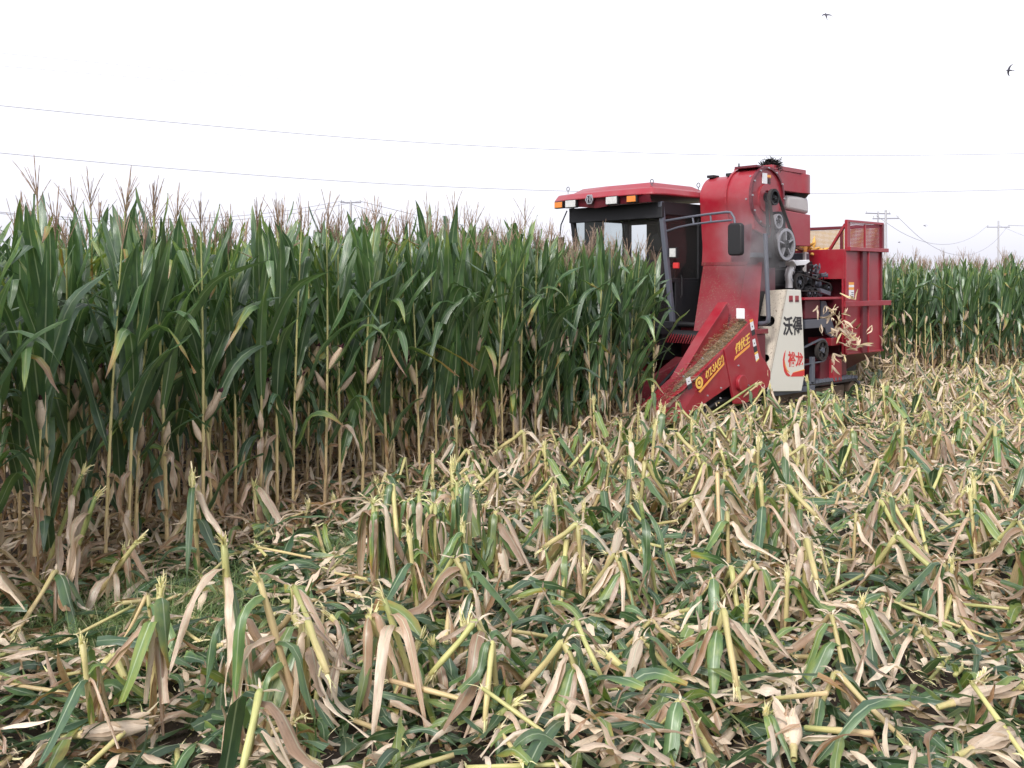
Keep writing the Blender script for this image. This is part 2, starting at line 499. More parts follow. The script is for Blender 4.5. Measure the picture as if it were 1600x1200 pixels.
def make_plant_template(H=2.4, lush=True, simple=False, ear=True, seed=0, dryness=0.0, dead=0.80):
    """returns dict part -> arrays; parts share the plant's base as origin"""
    random.seed(1000 + seed)
    st, lv, dl, ta, ea, si = VB(), VB(), VB(), VB(), VB(), VB()
    lean = rv(-0.05, 0.05), rv(-0.05, 0.05)
    def axis(z):
        k = z / H
        return np.array([lean[0] * k * k * H, lean[1] * k * k * H, z])
    nn = 14 if simple else 22
    top = H - rv(0.08, 0.2)
    zs = np.linspace(-0.03, top, nn)
    rad = [0.0135 * (1 - 0.62 * (z / top)) * (1.18 if (i % 2 == 0) else 0.96) for i, z in enumerate(zs)]
    tube(st, [axis(z) for z in zs], rad, 4 if simple else 6, rv(0.3, 0.9), 0.92 if not lush else 0.80, 0.1)
    az0 = rv(0, 6.28)
    nl = 13
    seg = 6 if simple else 11
    for i in range(nl):
        k = i / (nl - 1)
        z = 0.30 + (H - 0.30 - 0.42) * k ** 0.95
        az = az0 + (math.pi if i % 2 else 0) + rv(-0.55, 0.55)
        b = axis(z)
        L = (0.62 + 0.36 * math.sin(math.pi * min(1, 0.15 + k * 0.8))) * rv(0.88, 1.12)
        W = rv(0.078, 0.112) * (0.75 + 0.35 * math.sin(math.pi * (0.1 + 0.75 * k)))
        if k > 0.7: L *= 1 - (k - 0.7) * rv(0.2, 1.1)
        if k < 0.3: L *= 0.8
        if k < 0.26 and random.random() < dead - k * 1.3:
            # dead lower leaf, hanging against the stalk
            if random.random() < 0.85:
                e0 = rv(-0.3, 0.7)
                leaf(dl, b, az, L * rv(0.5, 0.85), W * rv(0.45, 0.75), e0, rv(-1.55, -1.2), 0.22, 0.2, dry=rv(0.56, 0.9),
                     n=seg, fold=rv(0.5, 1.1), twist=rv(-2.6, 2.6), ripple=0.018, sway=rv(-1, 1))
        elif k < 0.62:
            if random.random() < 0.42:
                leaf(lv, b, az, L, W, rv(0.95, 1.22), rv(-1.25, -0.5), rv(0.5, 0.66), rv(0.14, 0.3), dry=rv(0, 0.12) + dryness,
                     tipdry=random.choice([0, 0, 0.1, 0.25, 0.55]), n=seg, twist=rv(-0.9, 0.9), ripple=0.010, sway=rv(-0.7, 0.7))
            else:
                leaf(lv, b, az, L, W, rv(1.05, 1.3), rv(0.1, 0.9), rv(0.6, 0.8), rv(0.2, 0.3), dry=rv(0, 0.10) + dryness,
                     tipdry=random.choice([0, 0, 0.1, 0.2]), n=seg, twist=rv(-1.2, 1.2), ripple=0.010, sway=rv(-0.7, 0.7))
        else:
            if random.random() < 0.33:
                kk = rv(0.5, 0.8)
                leaf(lv, b, az, L * 0.95, W, rv(1.12, 1.32), rv(0.9, 1.1), kk, 0.2, dry=rv(0, 0.10) + dryness,
                     tipdry=random.choice([0, 0, 0.15, 0.6]), n=seg + 1, twist=rv(-0.6, 0.6), ripple=0.007, sway=rv(-0.4, 0.4),
                     kink=(kk, rv(-1.35, -0.4)))
            else:
                leaf(lv, b, az, L * rv(0.8, 0.98), W, rv(1.22, 1.42), rv(0.85, 1.35), 0.6, 0.35, dry=rv(0, 0.13) + dryness,
                     tipdry=random.choice([0, 0, 0.1, 0.2]), n=seg, twist=rv(-1.4, 1.4), ripple=0.008, sway=rv(-0.5, 0.5))
    # sheaths, paler, hugging the stalk
    for i in range(0 if simple else 5):
        z = rv(0.1, 0.8)
        leaf(dl, axis(z), rv(0, 6.28), rv(0.14, 0.25), 0.045, 1.35, 1.2, 0.5, 0.3, dry=rv(0.7, 1), n=4, fold=0.9, ripple=0.01)
    # tassel
    tp = axis(top - 0.02)
    tr = rv(0.1, 1.0)
    Lc = rv(0.18, 0.36)
    d0 = np.array([lean[0] + rv(-.12, .12), lean[1] + rv(-.12, .12), 1.0])
    def branch(base, d, L, r, droop):
        m_ = 4 if simple else 8
        pts = [np.array(base)]
        dd = np.array(d, float)
        for j in range(m_):
            dd = dd / np.linalg.norm(dd)
            pts.append(pts[-1] + dd * L / m_)
            dd[2] -= droop
        tube(ta, pts, [r * (1.35 if j % 2 else 0.75) * (1 - 0.45 * j / m_) for j in range(m_ + 1)], 3, tr + rv(-.1, .1), rv(0.1, 0.3), rv(0.4, 1.0))
    branch(tp, d0, Lc, 0.0056, 0.0)
    for j in range(5 if simple else random.randint(3, 8)):
        a = rv(0, 6.28)
        spread = rv(0.1, 0.6)
        branch(tp + d0 * rv(0.02, 0.10), (math.cos(a) * spread, math.sin(a) * spread, 1), rv(0.16, 0.28), 0.0034, rv(0.0, 0.07))
    res = {'stalk': (st, 'stalk'), 'leaves': (lv, 'leaf'), 'dry_leaves': (dl, 'leaf'), 'tassel': (ta, 'tassel')}
    if ear:
        z = rv(0.92, 1.22)
        az = az0 + rv(-0.5, 0.5)
        el = random.choice([rv(1.0, 1.42), rv(1.0, 1.42), rv(1.1, 1.4), rv(-1.3, -0.8)])
        b = axis(z) + np.array([math.cos(az), math.sin(az), 0]) * 0.014
        dr = random.choice([0.45, 0.55, 0.6, 0.65, 0.8])
        tip, d = ear_shape(ea, b, az, el, rv(0.20, 0.26), rv(0.027, 0.034), dr)
        for j in range(0 if simple else 3):
            leaf(ea, b + d * rv(0.03, 0.1), az + rv(-1, 1), rv(0.14, 0.2), 0.045, el, el + rv(-.8, .5), 0.6, 0.4, dry=dr, n=5, fold=0.5, ripple=0.005)
        for j in range(2 if simple else 5):
            leaf(si, tip - d * 0.03, rv(0, 6.28), rv(0.03, 0.06), 0.014, el + rv(-.5, .5), rv(-1.2, 0.5), 0.5, 0.3, dry=rv(0, 1), n=3)
        if not simple:
            ear_shape(si, tip - d * 0.04, az, el, 0.05, 0.013, 0.2, n=5)
        if random.random() < .5:
            az2 = az + math.pi + rv(-.4, .4); b2 = axis(z - rv(.12, .2)) + np.array([math.cos(az2), math.sin(az2), 0]) * 0.013
            ear_shape(ea, b2, az2, rv(.8, 1.3), rv(.16, .22), rv(.02, .028), rv(.5, .75))
        res['ear'] = (ea, 'husk')
        res['silk'] = (si, 'silk')
    return {k: (vb.arrays(), mat) for k, (vb, mat) in res.items() if vb.n}

# ------------------------------------------------------------------ where the standing crop is
EDGE = [gnd(-260, 1100), gnd(-90, 1010), gnd(0, 958), gnd(120, 925), gnd(230, 892), gnd(440, 832), gnd(600, 788), gnd(750, 745), gnd(900, 702), gnd(985, 676), gnd(1035, 660)]
EDGE = [(p.x, p.y) for p in EDGE]
REAR = [(3.4, 20.2), (5.5, 19.6), (7.2, 18.9), (9.0, 19.2), (12.5, 20.6), (18.0, 22.5)]

def offset_line(line, k):
    out = []
    for i, p in enumerate(line):
        a = line[max(0, i - 1)]; b = line[min(len(line) - 1, i + 1)]
        dx, dy = b[0] - a[0], b[1] - a[1]
        l = math.hypot(dx, dy)
        out.append((p[0] - dy / l * k, p[1] + dx / l * k))
    return out

def walk(line, step):
    res = []
    carry = 0.0
    for a, b in zip(line[:-1], line[1:]):
        l = math.hypot(b[0] - a[0], b[1] - a[1])
        s = carry
        while s < l:
            f = s / l
            res.append((a[0] + (b[0] - a[0]) * f, a[1] + (b[1] - a[1]) * f))
            s += step
        carry = s - l
    return res

def side_k(X, Y):
    return min(math.hypot(X - a, Y - b) for a, b in walk(EDGE, 0.2))

def in_corridor(X, Y):
    u, y = local(X, Y)
    if 0.3 < y < 3.3 and u < 0.62 and min(abs(y - c) for c in (0.0, 0.86, 1.72, 2.58)) > 0.26:
        return False
    return (u > 0.05 and u < 7.2 and -0.9 < y < 3.45)

def in_frame(X, Y, m=0.10):
    return abs(X / Y) < 0.533 + m + 0.6 / max(Y, 1)

random.seed(21)
spots = []   # X, Y, row, block
def lefthalf_limit(X, Y):
    # the main block stops where the header has already passed
    u, y = local(X, Y)
    return u < 0.7
for k in range(11):
    for (x, y) in walk(offset_line(EDGE, k * 0.56), 0.205 if k < 4 else 0.235):
        if k and random.random() < 0.04:
            continue
        X, Y = x + rv(-.07, .07), y + rv(-.07, .07)
        if in_corridor(X, Y) or not in_frame(X, Y) or not lefthalf_limit(X, Y):
            continue
        spots.append((X, Y, k, 0))
for _ in range(130):      # the stand straight in front of the header is thick
    u, y = rv(-0.9, 0.55), rv(0.32, 3.3)
    if min(abs(y - c) for c in (0.86, 1.72, 2.58)) < 0.2 and u > 0.2:
        continue
    X = OX + u * UX + y * YX; Y = OY + u * UY + y * YY
    spots.append((X, Y, 0 if side_k(X, Y) < 0.6 else 2, 0))
for k in range(5):
    u = -0.1
    while u < 8.5:
        yy = 3.7 + k * 0.56
        X = OX + u * UX + yy * YX + rv(-.06, .06); Y = OY + u * UY + yy * YY + rv(-.06, .06)
        u += 0.22
        if in_frame(X, Y) and not any(False for _ in ()):
            spots.append((X, Y, k + 1, 1))
for k in range(8):
    for (x, y) in walk(offset_line(REAR, k * 0.56), 0.21 if k < 3 else 0.25):
        X, Y = x + rv(-.07, .07), y + rv(-.07, .07)
        if in_frame(X, Y) and not in_corridor(X, Y):
            spots.append((X, Y, k, 2))

N_T = 12
TPL = [make_plant_template(H=[2.38, 2.46, 2.32, 2.52, 2.42, 2.36, 2.48, 2.3, 2.44, 2.5, 2.4, 2.34][i], seed=i,
                           ear=(i % 6 != 5), lush=(i % 3 != 0), dryness=[0, 0, 0.03, 0, 0.08, 0][i % 6]) for i in range(N_T)]
TPL_S = [make_plant_template(H=2.34 + 0.05 * (i % 4), simple=True, seed=50 + i, ear=(i % 2 == 0)) for i in range(8)]
TPL_G = [make_plant_template(H=[2.38, 2.44, 2.34][i], seed=90 + i, dead=0.35) for i in range(3)]   # green almost to the foot
TPL += TPL_G
TPL_M = []
for T in TPL:
    TPL_M.append({k: mesh_np('maize_' + k, arr, [M[mat]]) for k, (arr, mat) in T.items()})

def hscale(X, Y, block):
    px = 800 + X / Y * FPX
    if block == 2:
        return 1.0
    if px < 330: return 1.02
    if px < 700: return 1.02 + 0.07 * (px - 330) / 370
    if px < 860: return 1.09 - 0.05 * (px - 700) / 160
    return 1.0

# visible-size score: shallow rows first, then nearness
spots.sort(key=lambda s: (s[2] * (3.4 if s[3] != 1 else 9)) + s[1] * (1.0 if s[3] == 0 else 1.0))
near_spots, far_spots = spots[:300], spots[300:]

LOOK = ['with pale dry ear', 'with half hidden ear', 'with yellowing tips', 'with narrow upright blades', 'with bent over blades', 'without visible ear',
        'with papery brown ear', 'with drooping blades', 'with ragged lower leaves', 'with broad glossy blades', 'with thick pinkish tassel', 'with dense green leaves', 'green to the foot, narrow', 'green to the foot, leafy', 'green to the foot, bushy']
def where_corn(X, Y, row, block):
    px = 800 + X / Y * FPX
    if block == 2:
        return 'behind the red hopper' if px < 1400 else ('distant block right of harvester' if px < 1530 else 'far right of distant block')
    if block == 1:
        return 'behind the harvester cab'
    z = 'at left edge' if px < 130 else 'behind two slanting stalks' if px < 330 else 'left of centre' if px < 520 else 'behind dark drooping clump' if px < 700 else 'right of centre' if px < 850 else 'in front of cab' if px < 960 else 'beside red snout'
    r = 'outermost row' if row == 0 else 'second row' if row == 1 else 'third row or deeper'
    return r + ' ' + z
for i, (X, Y, row, block) in enumerate(near_spots):
    ti = random.randrange(N_T)
    ppx = 800 + X / Y * FPX
    if (block == 0 and ppx > 830 and random.random() < .8) or (block == 2 and random.random() < .5):
        ti = N_T + random.randrange(3)
    root = empty('maize_plant', (X, Y, 0), rv(0, 6.28))
    s = hscale(X, Y, block) * rv(0.95, 1.04)
    root.scale = (s * rv(.95, 1.05), s * rv(.95, 1.05), s)
    root.rotation_euler[0] = rv(-.035, .035)
    root.rotation_euler[1] = rv(-.035, .035)
    tag(root, 'maize plant %s %s' % (LOOK[ti], where_corn(X, Y, row, block)), 'maize plant', 'uncut maize plants standing in rows')
    obs = {}
    for k, me in TPL_M[ti].items():
        if k == 'silk':
            continue
        obs[k] = link(bpy.data.objects.new(k, me), root)
    if 'silk' in TPL_M[ti]:
        link(bpy.data.objects.new('silk', TPL_M[ti]['silk']), obs['ear'])

def join_templates(name, items, mats):
    """items: list of (template dict, X, Y, Z, rz, scale, tilt) -> one mesh"""
    vs, qs, as_, ms = [], [], [], []
    n = 0
    mid = {m: i for i, m in enumerate(mats)}
    for T, X, Y, Z, rz, s, tilt in items:
        c, sn = math.cos(rz), math.sin(rz)
        R = np.array([[c, -sn, 0], [sn, c, 0], [0, 0, 1.0]])
        if tilt:
            ct, stt = math.cos(tilt), math.sin(tilt)
            R = R @ np.array([[1, 0, 0], [0, ct, -stt], [0, stt, ct]])
        for k, (arr, mat) in T.items():
            v, q, a, m_ = arr
            vs.append(v @ R.T * s + np.array([X, Y, Z])); qs.append(q + n); as_.append(a)
            ms.append(np.full(len(q), mid[mat]))
            n += len(v)
    return mesh_np(name, (np.concatenate(vs), np.concatenate(qs), np.concatenate(as_), np.concatenate(ms)), [M[m] for m in mats])

items = [(random.choice(TPL_S), X, Y, 0, rv(0, 6.28), hscale(X, Y, b) * rv(0.94, 1.04), rv(-.04, .04)) for (X, Y, r, b) in far_spots]
o = link(bpy.data.objects.new('maize_crop', join_templates('maize_crop', items, ['stalk', 'leaf', 'tassel', 'husk', 'silk'])))
tag(o, 'dense dark green maize crop filling the field behind the outer rows', 'maize crop', kind='stuff')
print('corn', len(near_spots), len(far_spots))

# ------------------------------------------------------------------ ground
def ground():
    n = 60
    xs = np.concatenate([[-900, -200, -60], np.linspace(-14, 26, n), [60, 200, 900]])
    ys = np.concatenate([[-300, -40], np.linspace(-4, 34, n), [80, 300, 1800]])
    V = np.array([(x, y, 0) for y in ys for x in xs], float)
    inner = (np.abs(V[:, 0] - 6) < 20) & (V[:, 1] > -4) & (V[:, 1] < 34)
    V[:, 2] = np.where(inner, 0.02 * np.sin(V[:, 0] * 2.1) * np.cos(V[:, 1] * 1.7), 0)
    nx = len(xs)
    q = [(j * nx + i, j * nx + i + 1, (j + 1) * nx + i + 1, (j + 1) * nx + i) for j in range(len(ys) - 1) for i in range(nx - 1)]
    me = mesh_np('ground', (V, np.array(q), np.zeros((len(V), 4)), np.zeros(len(q), int)), [M['soil']])
    return tag(link(bpy.data.objects.new('ground', me)), kind='structure')
ground()
def side_of_edge(X, Y):
    # >0 : inside the standing main block
    best = None
    for a, b in zip(EDGE[:-1], EDGE[1:]):
        dx, dy = b[0] - a[0], b[1] - a[1]
        l2 = dx * dx + dy * dy
        t = max(0, min(1, ((X - a[0]) * dx + (Y - a[1]) * dy) / l2))
        qx, qy = a[0] + dx * t, a[1] + dy * t
        dd = math.hypot(X - qx, Y - qy)
        sgn = 1 if dx * (Y - a[1]) - dy * (X - a[0]) > 0 else -1
        if best is None or dd < best[0]:
            best = (dd, sgn)
    return best[0] * best[1]

def rear_y(X):
    for a, b in zip(REAR[:-1], REAR[1:]):
        if a[0] <= X <= b[0]:
            return a[1] + (b[1] - a[1]) * (X - a[0]) / (b[0] - a[0])
    return REAR[0][1] if X < REAR[0][0] else REAR[-1][1] + (X - REAR[-1][0]) * .4

def harvested(X, Y, m=0.0):
    u, y = local(X, Y)
    if u > -0.1 and y > 3.4:
        return False
    if Y > rear_y(X) - m:
        return False
    if u < 0.2 and side_of_edge(X, Y) > -m:
        return False
    return True

def under_machine(X, Y):
    u, y = local(X, Y)
    return (0.1 < u < 2.3 and -0.32 < y < 3.3) or (2.3 <= u < 6.3 and -1.0 < y < 3.3)

def mound(X, Y):
    return 0.05 + 0.05 * math.sin(X * 2.3 + 1) * math.sin(Y * 1.9) + 0.04 * math.sin(X * 5.1 + Y * 3.3)

# ------------------------------------------------------------------ snapped stubs
def make_stub_template(seed, kind):
    random.seed(3000 + seed)
    st, fr, lv = VB(), VB(), VB()
    az = rv(0, 6.28)
    H = {'short': rv(0.16, 0.28), 'mid': rv(0.28, 0.42), 'tall': rv(0.42, 0.6), 'bent': rv(0.34, 0.5), 'tent': rv(0.3, 0.46)}[kind]
    lean = rv(0.05, 0.95) * (0.6 if kind == 'tall' else 1)
    d = np.array([math.cos(az) * math.sin(lean), math.sin(az) * math.sin(lean), math.cos(lean)])
    pts = [d * H * i / 6 - d * 0.02 for i in range(7)]
    dry = rv(0.35, 0.95)
    r0 = rv(0.011, 0.015)
    tube(st, pts, [r0 * (1.15 if i % 3 == 0 else 0.95) for i in range(7)], 6, random.random(), dry, 0.42, cap=True)
    top = pts[-1]
    if kind in ('bent', 'tent'):
        a2 = az + rv(-0.8, 0.8)
        L2 = rv(0.18, 0.42)
        e = rv(-1.1, -0.5)
        d2 = np.array([math.cos(a2) * math.cos(e), math.sin(a2) * math.cos(e), math.sin(e)])
        p2 = [top, top + d2 * 0.02 + np.array([0, 0, 0.012]), top + d2 * L2 * .35, top + d2 * L2 * .7, top + d2 * L2]
        tube(st, p2, [r0, r0 * 1.15, r0 * .95, r0 * 1.05, r0 * .8], 6, random.random(), max(0.1, dry - 0.3), dry, cap=True)
        fr_at = [(p2[-1], d2, 10)]
        for j in range(6):
            leaf(lv, top, rv(0, 6.28), rv(0.04, 0.1), rv(0.006, 0.014), rv(0.2, 1.2), rv(-1, .5), 0.5, 0.3, dry=rv(0.9, 1), n=3, twist=rv(-2, 2), ripple=0.001)
    else:
        fr_at = [(top, d, 18)]
    for (b, dd, cnt) in fr_at:
        base_e = math.asin(max(-1, min(1, dd[2] / np.linalg.norm(dd))))
        base_a = math.atan2(dd[1], dd[0])
        vert = base_e > 1.15
        for j in range(cnt + 8):
            wild = random.random() < 0.2
            leaf(fr, b - dd * rv(0.0, 0.06) + np.array([rv(-1, 1), rv(-1, 1), 0]) * 0.010, rv(0, 6.28) if vert else base_a + rv(-.35, .35) * (3 if wild else 1),
                 rv(0.025, 0.09) * (0.8 if wild else 1), rv(0.008, 0.022), base_e + (rv(-0.9, 0.1) if wild else rv(-0.25, 0.05)), base_e + (rv(-2.2, -0.3) if wild else rv(-0.5, 0.05)),
                 rv(0.5, 0.9), 0.3, dry=rv(0.1, 1.0), n=4, fold=0.5, twist=rv(-1.5, 1.5), ripple=0.002, torn=.4, sway=rv(-.5, .5), prof=lambda t: 1 - 0.7 * t)
    nl = {'short': 4, 'mid': 6, 'tall': 7, 'bent': 7, 'tent': 10}[kind]
    a_main = rv(0, 6.28)
    for j in range(nl):
        f = rv(0.6, 1.0)
        b = pts[0] + (top - pts[0]) * f
        drym = random.random() < 0.60
        a = a_main + random.choice([0, math.pi]) + rv(-.8, .8) if random.random() < .7 else rv(0, 6.28)
        L = rv(0.3, 0.62)
        down = rv(-1.42, -0.65)
        roll = rv(0.5, 1.3) if drym else rv(0.1, 0.7)
        leaf(lv, b, a, L, rv(0.035, 0.09) if drym else rv(0.045, 0.09), rv(0.2, 1.2), down, 0.10, 0.08,
             dry=rv(0.62, 1.0) if drym else rv(0, 0.25), tipdry=0 if drym else random.choice([0, .1, .4]), n=9, fold=roll, torn=0.3,
             twist=rv(-1.3, 1.3), ripple=0.007 if drym else 0.004, sway=rv(-.35, .35), cutoff=rv(0.65, 1.0),
             kink=(rv(.4, .8), rv(-1.0, 0.1)) if random.random() < .3 else None)
    for j in range(3):   # sheath wrapped round the stub
        leaf(lv, pts[0] + d * rv(0.02, H * .5), rv(0, 6.28), rv(0.12, 0.26), 0.05, 1.4 - lean * .5, 1.1, 0.5, 0.3, dry=random.choice([rv(0.6, 1), rv(.6, 1), rv(.1, .3)]), n=4, fold=0.9, ripple=0.006)
    return {'broken_stalk': (st.arrays(), 'stalk'), 'frayed_top': (fr.arrays(), 'fray'), 'hanging_leaves': (lv.arrays(), 'leaf')}

KINDS = ['short', 'mid', 'tent', 'bent', 'tall', 'mid', 'tent', 'bent', 'short', 'tent', 'mid', 'bent', 'mid', 'tall', 'bent', 'tent', 'short', 'mid', 'tent', 'bent', 'short', 'bent', 'mid', 'tent', 'tall', 'short']
STUB_LOOK = {'short': 'short snapped maize stub with a shredded pale top', 'mid': 'snapped maize stub with frayed yellow top and torn leaves',
             'tall': 'tall snapped maize stub with shredded crown', 'bent': 'broken maize stalk folded over with its top hanging down',
             'tent': 'folded maize stub draped in dry tan leaves'}
STUBS = [make_stub_template(i, k) for i, k in enumerate(KINDS)]
STUB_M = [{k: mesh_np(k, arr, [M[mat]]) for k, (arr, mat) in T.items()} for T in STUBS]

random.seed(5)
stub_spots = []
RD = (0.62, 0.785)    # row direction on the ground
RN = (0.785, -0.62)
for i in range(-20, 60):
    for j in range(-10, 150):
        X = -4 + RD[0] * j * 0.20 + RN[0] * i * 0.56 + rv(-.08, .08)
        Y = 2.0 + RD[1] * j * 0.20 + RN[1] * i * 0.56 + rv(-.07, .07)
        if Y < 3.7 or Y > 22 or not in_frame(X, Y, 0.06):
            continue
        if not harvested(X, Y, 0.12) or under_machine(X, Y):
            continue
        px = 800 + X / Y * FPX; py = 440 + CAM_H / Y * FPX
        if 90 < px < 560 and 850 < py < 1070 and random.random() < 0.8:
            continue                       # grassy, leaf-covered patch at the left
        if py > 1000 and random.random() < 0.2:
            continue
        if py > 860 and random.random() < 0.15:
            continue
        if random.random() < 0.08:
            continue
        stub_spots.append((X, Y))
# a few set by hand: the leaning stalks in front of the left block, the frayed pole-like stub
stub_spots.sort(key=lambda s: s[1])
STUB_LOOK = {'short': 'short snapped maize stub', 'mid': 'snapped maize stub with frayed top', 'tall': 'tall snapped stub with shredded crown', 'bent': 'broken maize stalk folded over', 'tent': 'folded stub draped in leaves'}
def stub_where(X, Y):
    px = 800 + X / Y * FPX; py = 440 + CAM_H / Y * FPX
    h = 'far left' if px < 320 else 'left' if px < 640 else 'centre' if px < 960 else 'right' if px < 1280 else 'far right'
    d = 'bottom edge' if py > 1010 else 'foreground' if py > 850 else 'mid stubble' if py > 730 else 'stubble near harvester'
    return 'at the %s, %s' % (h, d)
for n_, (X, Y) in enumerate(stub_spots[:290]):
    ti = random.randrange(len(STUBS))
    root = empty('maize_stub', (X, Y, 0), rv(0, 6.28))
    s = rv(0.9, 1.3)
    root.scale = (s, s, s)
    tag(root, STUB_LOOK[KINDS[ti]] + ', ' + stub_where(X, Y), 'maize stub', 'snapped maize stubs left by the harvester')
    for k, me in STUB_M[ti].items():
        link(bpy.data.objects.new(k, me), root)
items = [(random.choice(STUBS), X, Y, 0, rv(0, 6.28), rv(0.85, 1.15), 0) for (X, Y) in stub_spots[290:]]
o = link(bpy.data.objects.new('distant_stubble', join_templates('distant_stubble', items, ['stalk', 'fray', 'leaf'])))
tag(o, 'tan and green broken maize stubble stretching away behind the nearer stubs', 'stubble', kind='stuff')
print('stubs', len(stub_spots))

# ------------------------------------------------------------------ litter
def litter(name, mat, count_fn, piece, label, seed, ymax=21.0):
    random.seed(seed)
    vb = VB()
    # sample ground cells with a density that falls with distance
    y = 3.5
    while y < ymax:
        dy = 0.25
        x = -(0.56 * y + 0.6)
        while x < 0.56 * y + 0.6:
            c = count_fn(x, y) * dy * dy
            k = int(c) + (1 if random.random() < c - int(c) else 0)
            for _ in range(k):
                X, Y = x + random.random() * dy, y + random.random() * dy
                if harvested(X, Y, -0.5):
                    piece(vb, X, Y)
            x += dy
        y += dy
    o = link(bpy.data.objects.new(name, mesh_np(name, vb.arrays(), [M[m] for m in mat])))
    tag(o, label[0], label[1], kind='stuff')
    print(name, vb.n)
    return o

def piece_green(vb, X, Y):
    z = mound(X, Y) + rv(0, 0.11)
    e0 = random.choice([rv(-0.1, 0.25), rv(-0.1, 0.25), rv(0.2, 0.9)])
    L = rv(0.14, 0.66)
    leaf(vb, (X, Y, max(0.02, z - 0.03)), rv(0, 6.28), L, rv(0.03, 0.09), e0, rv(-0.7, 0.1), rv(0.3, 0.6), 0.3,
         dry=random.choice([0, 0, 0.0, 0.04, 0.1, 0.25]), tipdry=random.choice([0, 0, 0, .15, .6]), n=8 if Y < 7.5 else 5, fold=rv(0.05, 0.5), twist=rv(-2.2, 2.2),
         ripple=0.010, torn=0.5, sway=rv(-1.4, 1.4), cutoff=rv(0.5, 1.0), prof=(lambda t: np.minimum(1, 0.7 + t)) if random.random() < .3 else None)

def piece_dry(vb, X, Y):
    z = mound(X, Y) + rv(0.0, 0.10)
    if random.random() < 0.45:      # husk: short, broad, curled
        leaf(vb, (X, Y, max(0.02, z)), rv(0, 6.28), rv(0.12, 0.30), rv(0.03, 0.07), rv(-0.2, 0.8), rv(-0.9, 0.3), 0.5, 0.35,
             dry=rv(0.7, 1.0), n=6, fold=rv(0.4, 1.2), twist=rv(-2.2, 2.2), ripple=0.010, torn=0.5, sway=rv(-0.9, 0.9), mi=1,
             prof=lambda t: np.sin(np.pi * np.clip(0.1 + 0.87 * t, 0, 1)) ** 0.7)
    else:
        leaf(vb, (X, Y, max(0.02, z - 0.02)), rv(0, 6.28), rv(0.12, 0.55), rv(0.012, 0.055), rv(-0.1, 0.8), rv(-1.0, 0.1), rv(0.3, 0.6), 0.25,
             dry=rv(0.55, 1.0), n=8 if Y < 7.5 else 5, fold=rv(0.3, 1.2), twist=rv(-3, 3), ripple=0.016, torn=0.55, sway=rv(-1.3, 1.3), cutoff=rv(0.6, 1))

def piece_stalk(vb, X, Y):
    z = mound(X, Y) + rv(0.02, 0.12)
    a = rv(0, 6.28); e = rv(-0.1, 0.45); L = rv(0.1, 0.42)
    d = np.array([math.cos(a) * math.cos(e), math.sin(a) * math.cos(e), math.sin(e)])
    b = np.array([X, Y, z])
    r = rv(0.008, 0.013)
    tube(vb, [b + d * L * i / 4 for i in range(5)], [r, r * .95, r * 1.15, r * .95, r], 6, random.random(), rv(0.1, 0.7), rv(0.1, 0.9), mi=0, cap=True)
    for end in (b, b + d * L):
        for j in range(random.choice([0, 4, 7])):
            leaf(vb, end, rv(0, 6.28), rv(0.03, 0.09), rv(0.005, 0.014), rv(-0.3, 1.0), rv(-1, .6), 0.5, 0.3, dry=rv(0.2, 1), n=3, twist=rv(-2, 2), ripple=0.001, mi=1, prof=lambda t: 1 - .7 * t)

def piece_chaff(vb, X, Y):
    z = mound(X, Y) + rv(-0.02, 0.10)
    leaf(vb, (X, Y, max(0.01, z)), rv(0, 6.28), rv(0.015, 0.10), rv(0.002, 0.009), rv(-0.6, 0.8), rv(-0.8, 0.5), 0.5, 0.4,
         dry=rv(0.42, 0.95), n=2, fold=0.3, twist=rv(-2, 2), ripple=0.002, mi=random.choice([0, 0, 1, 2]))

def grassy(X, Y):
    px = 800 + X / Y * FPX; py = 440 + CAM_H / Y * FPX
    return ((px - 235) / 170) ** 2 + ((py - 1000) / 55) ** 2 < 1 or ((px - 520) / 75) ** 2 + ((py - 885) / 30) ** 2 < 1
def zone_green(X, Y):
    if grassy(X, Y): return 45
    base = 112 if Y < 7 else 70 if Y < 11 else 32
    return base * (0.95 + 0.35 * math.sin(X * 1.3 + 2) * math.sin(Y * 0.9) ** 2)
def zone_dry(X, Y):
    if grassy(X, Y): return 24
    px = 800 + X / Y * FPX
    base = 104 if Y < 6.5 else 100 if Y < 9 else 80 if Y < 12 else 58
    return base * (0.95 + 0.25 * math.sin(X * 1.9) * math.cos(Y * 1.5))
litter('fallen_green_leaves', ['leaf'], zone_green, piece_green, ('mat of torn dark green maize leaves covering the cut ground', 'leaf litter'), 31)
litter('fallen_dry_leaves', ['leaf', 'husk'], zone_dry, piece_dry, ('scattered tan dry maize leaves and husk pieces across the stubble', 'dry leaf litter'), 32)
litter('broken_stalk_pieces', ['stalk', 'fray'], lambda x, y: 6 if y < 8 else 6, piece_stalk, ('pale green and straw coloured pieces of chopped maize stalk', 'stalk pieces'), 33)
litter('chaff', ['leaf', 'husk', 'fray'], lambda x, y: 220 if y < 7.5 else 130 if y < 12 else 45, piece_chaff, ('fine straw coloured chaff and shreds strewn over the litter', 'chaff'), 34, 17)

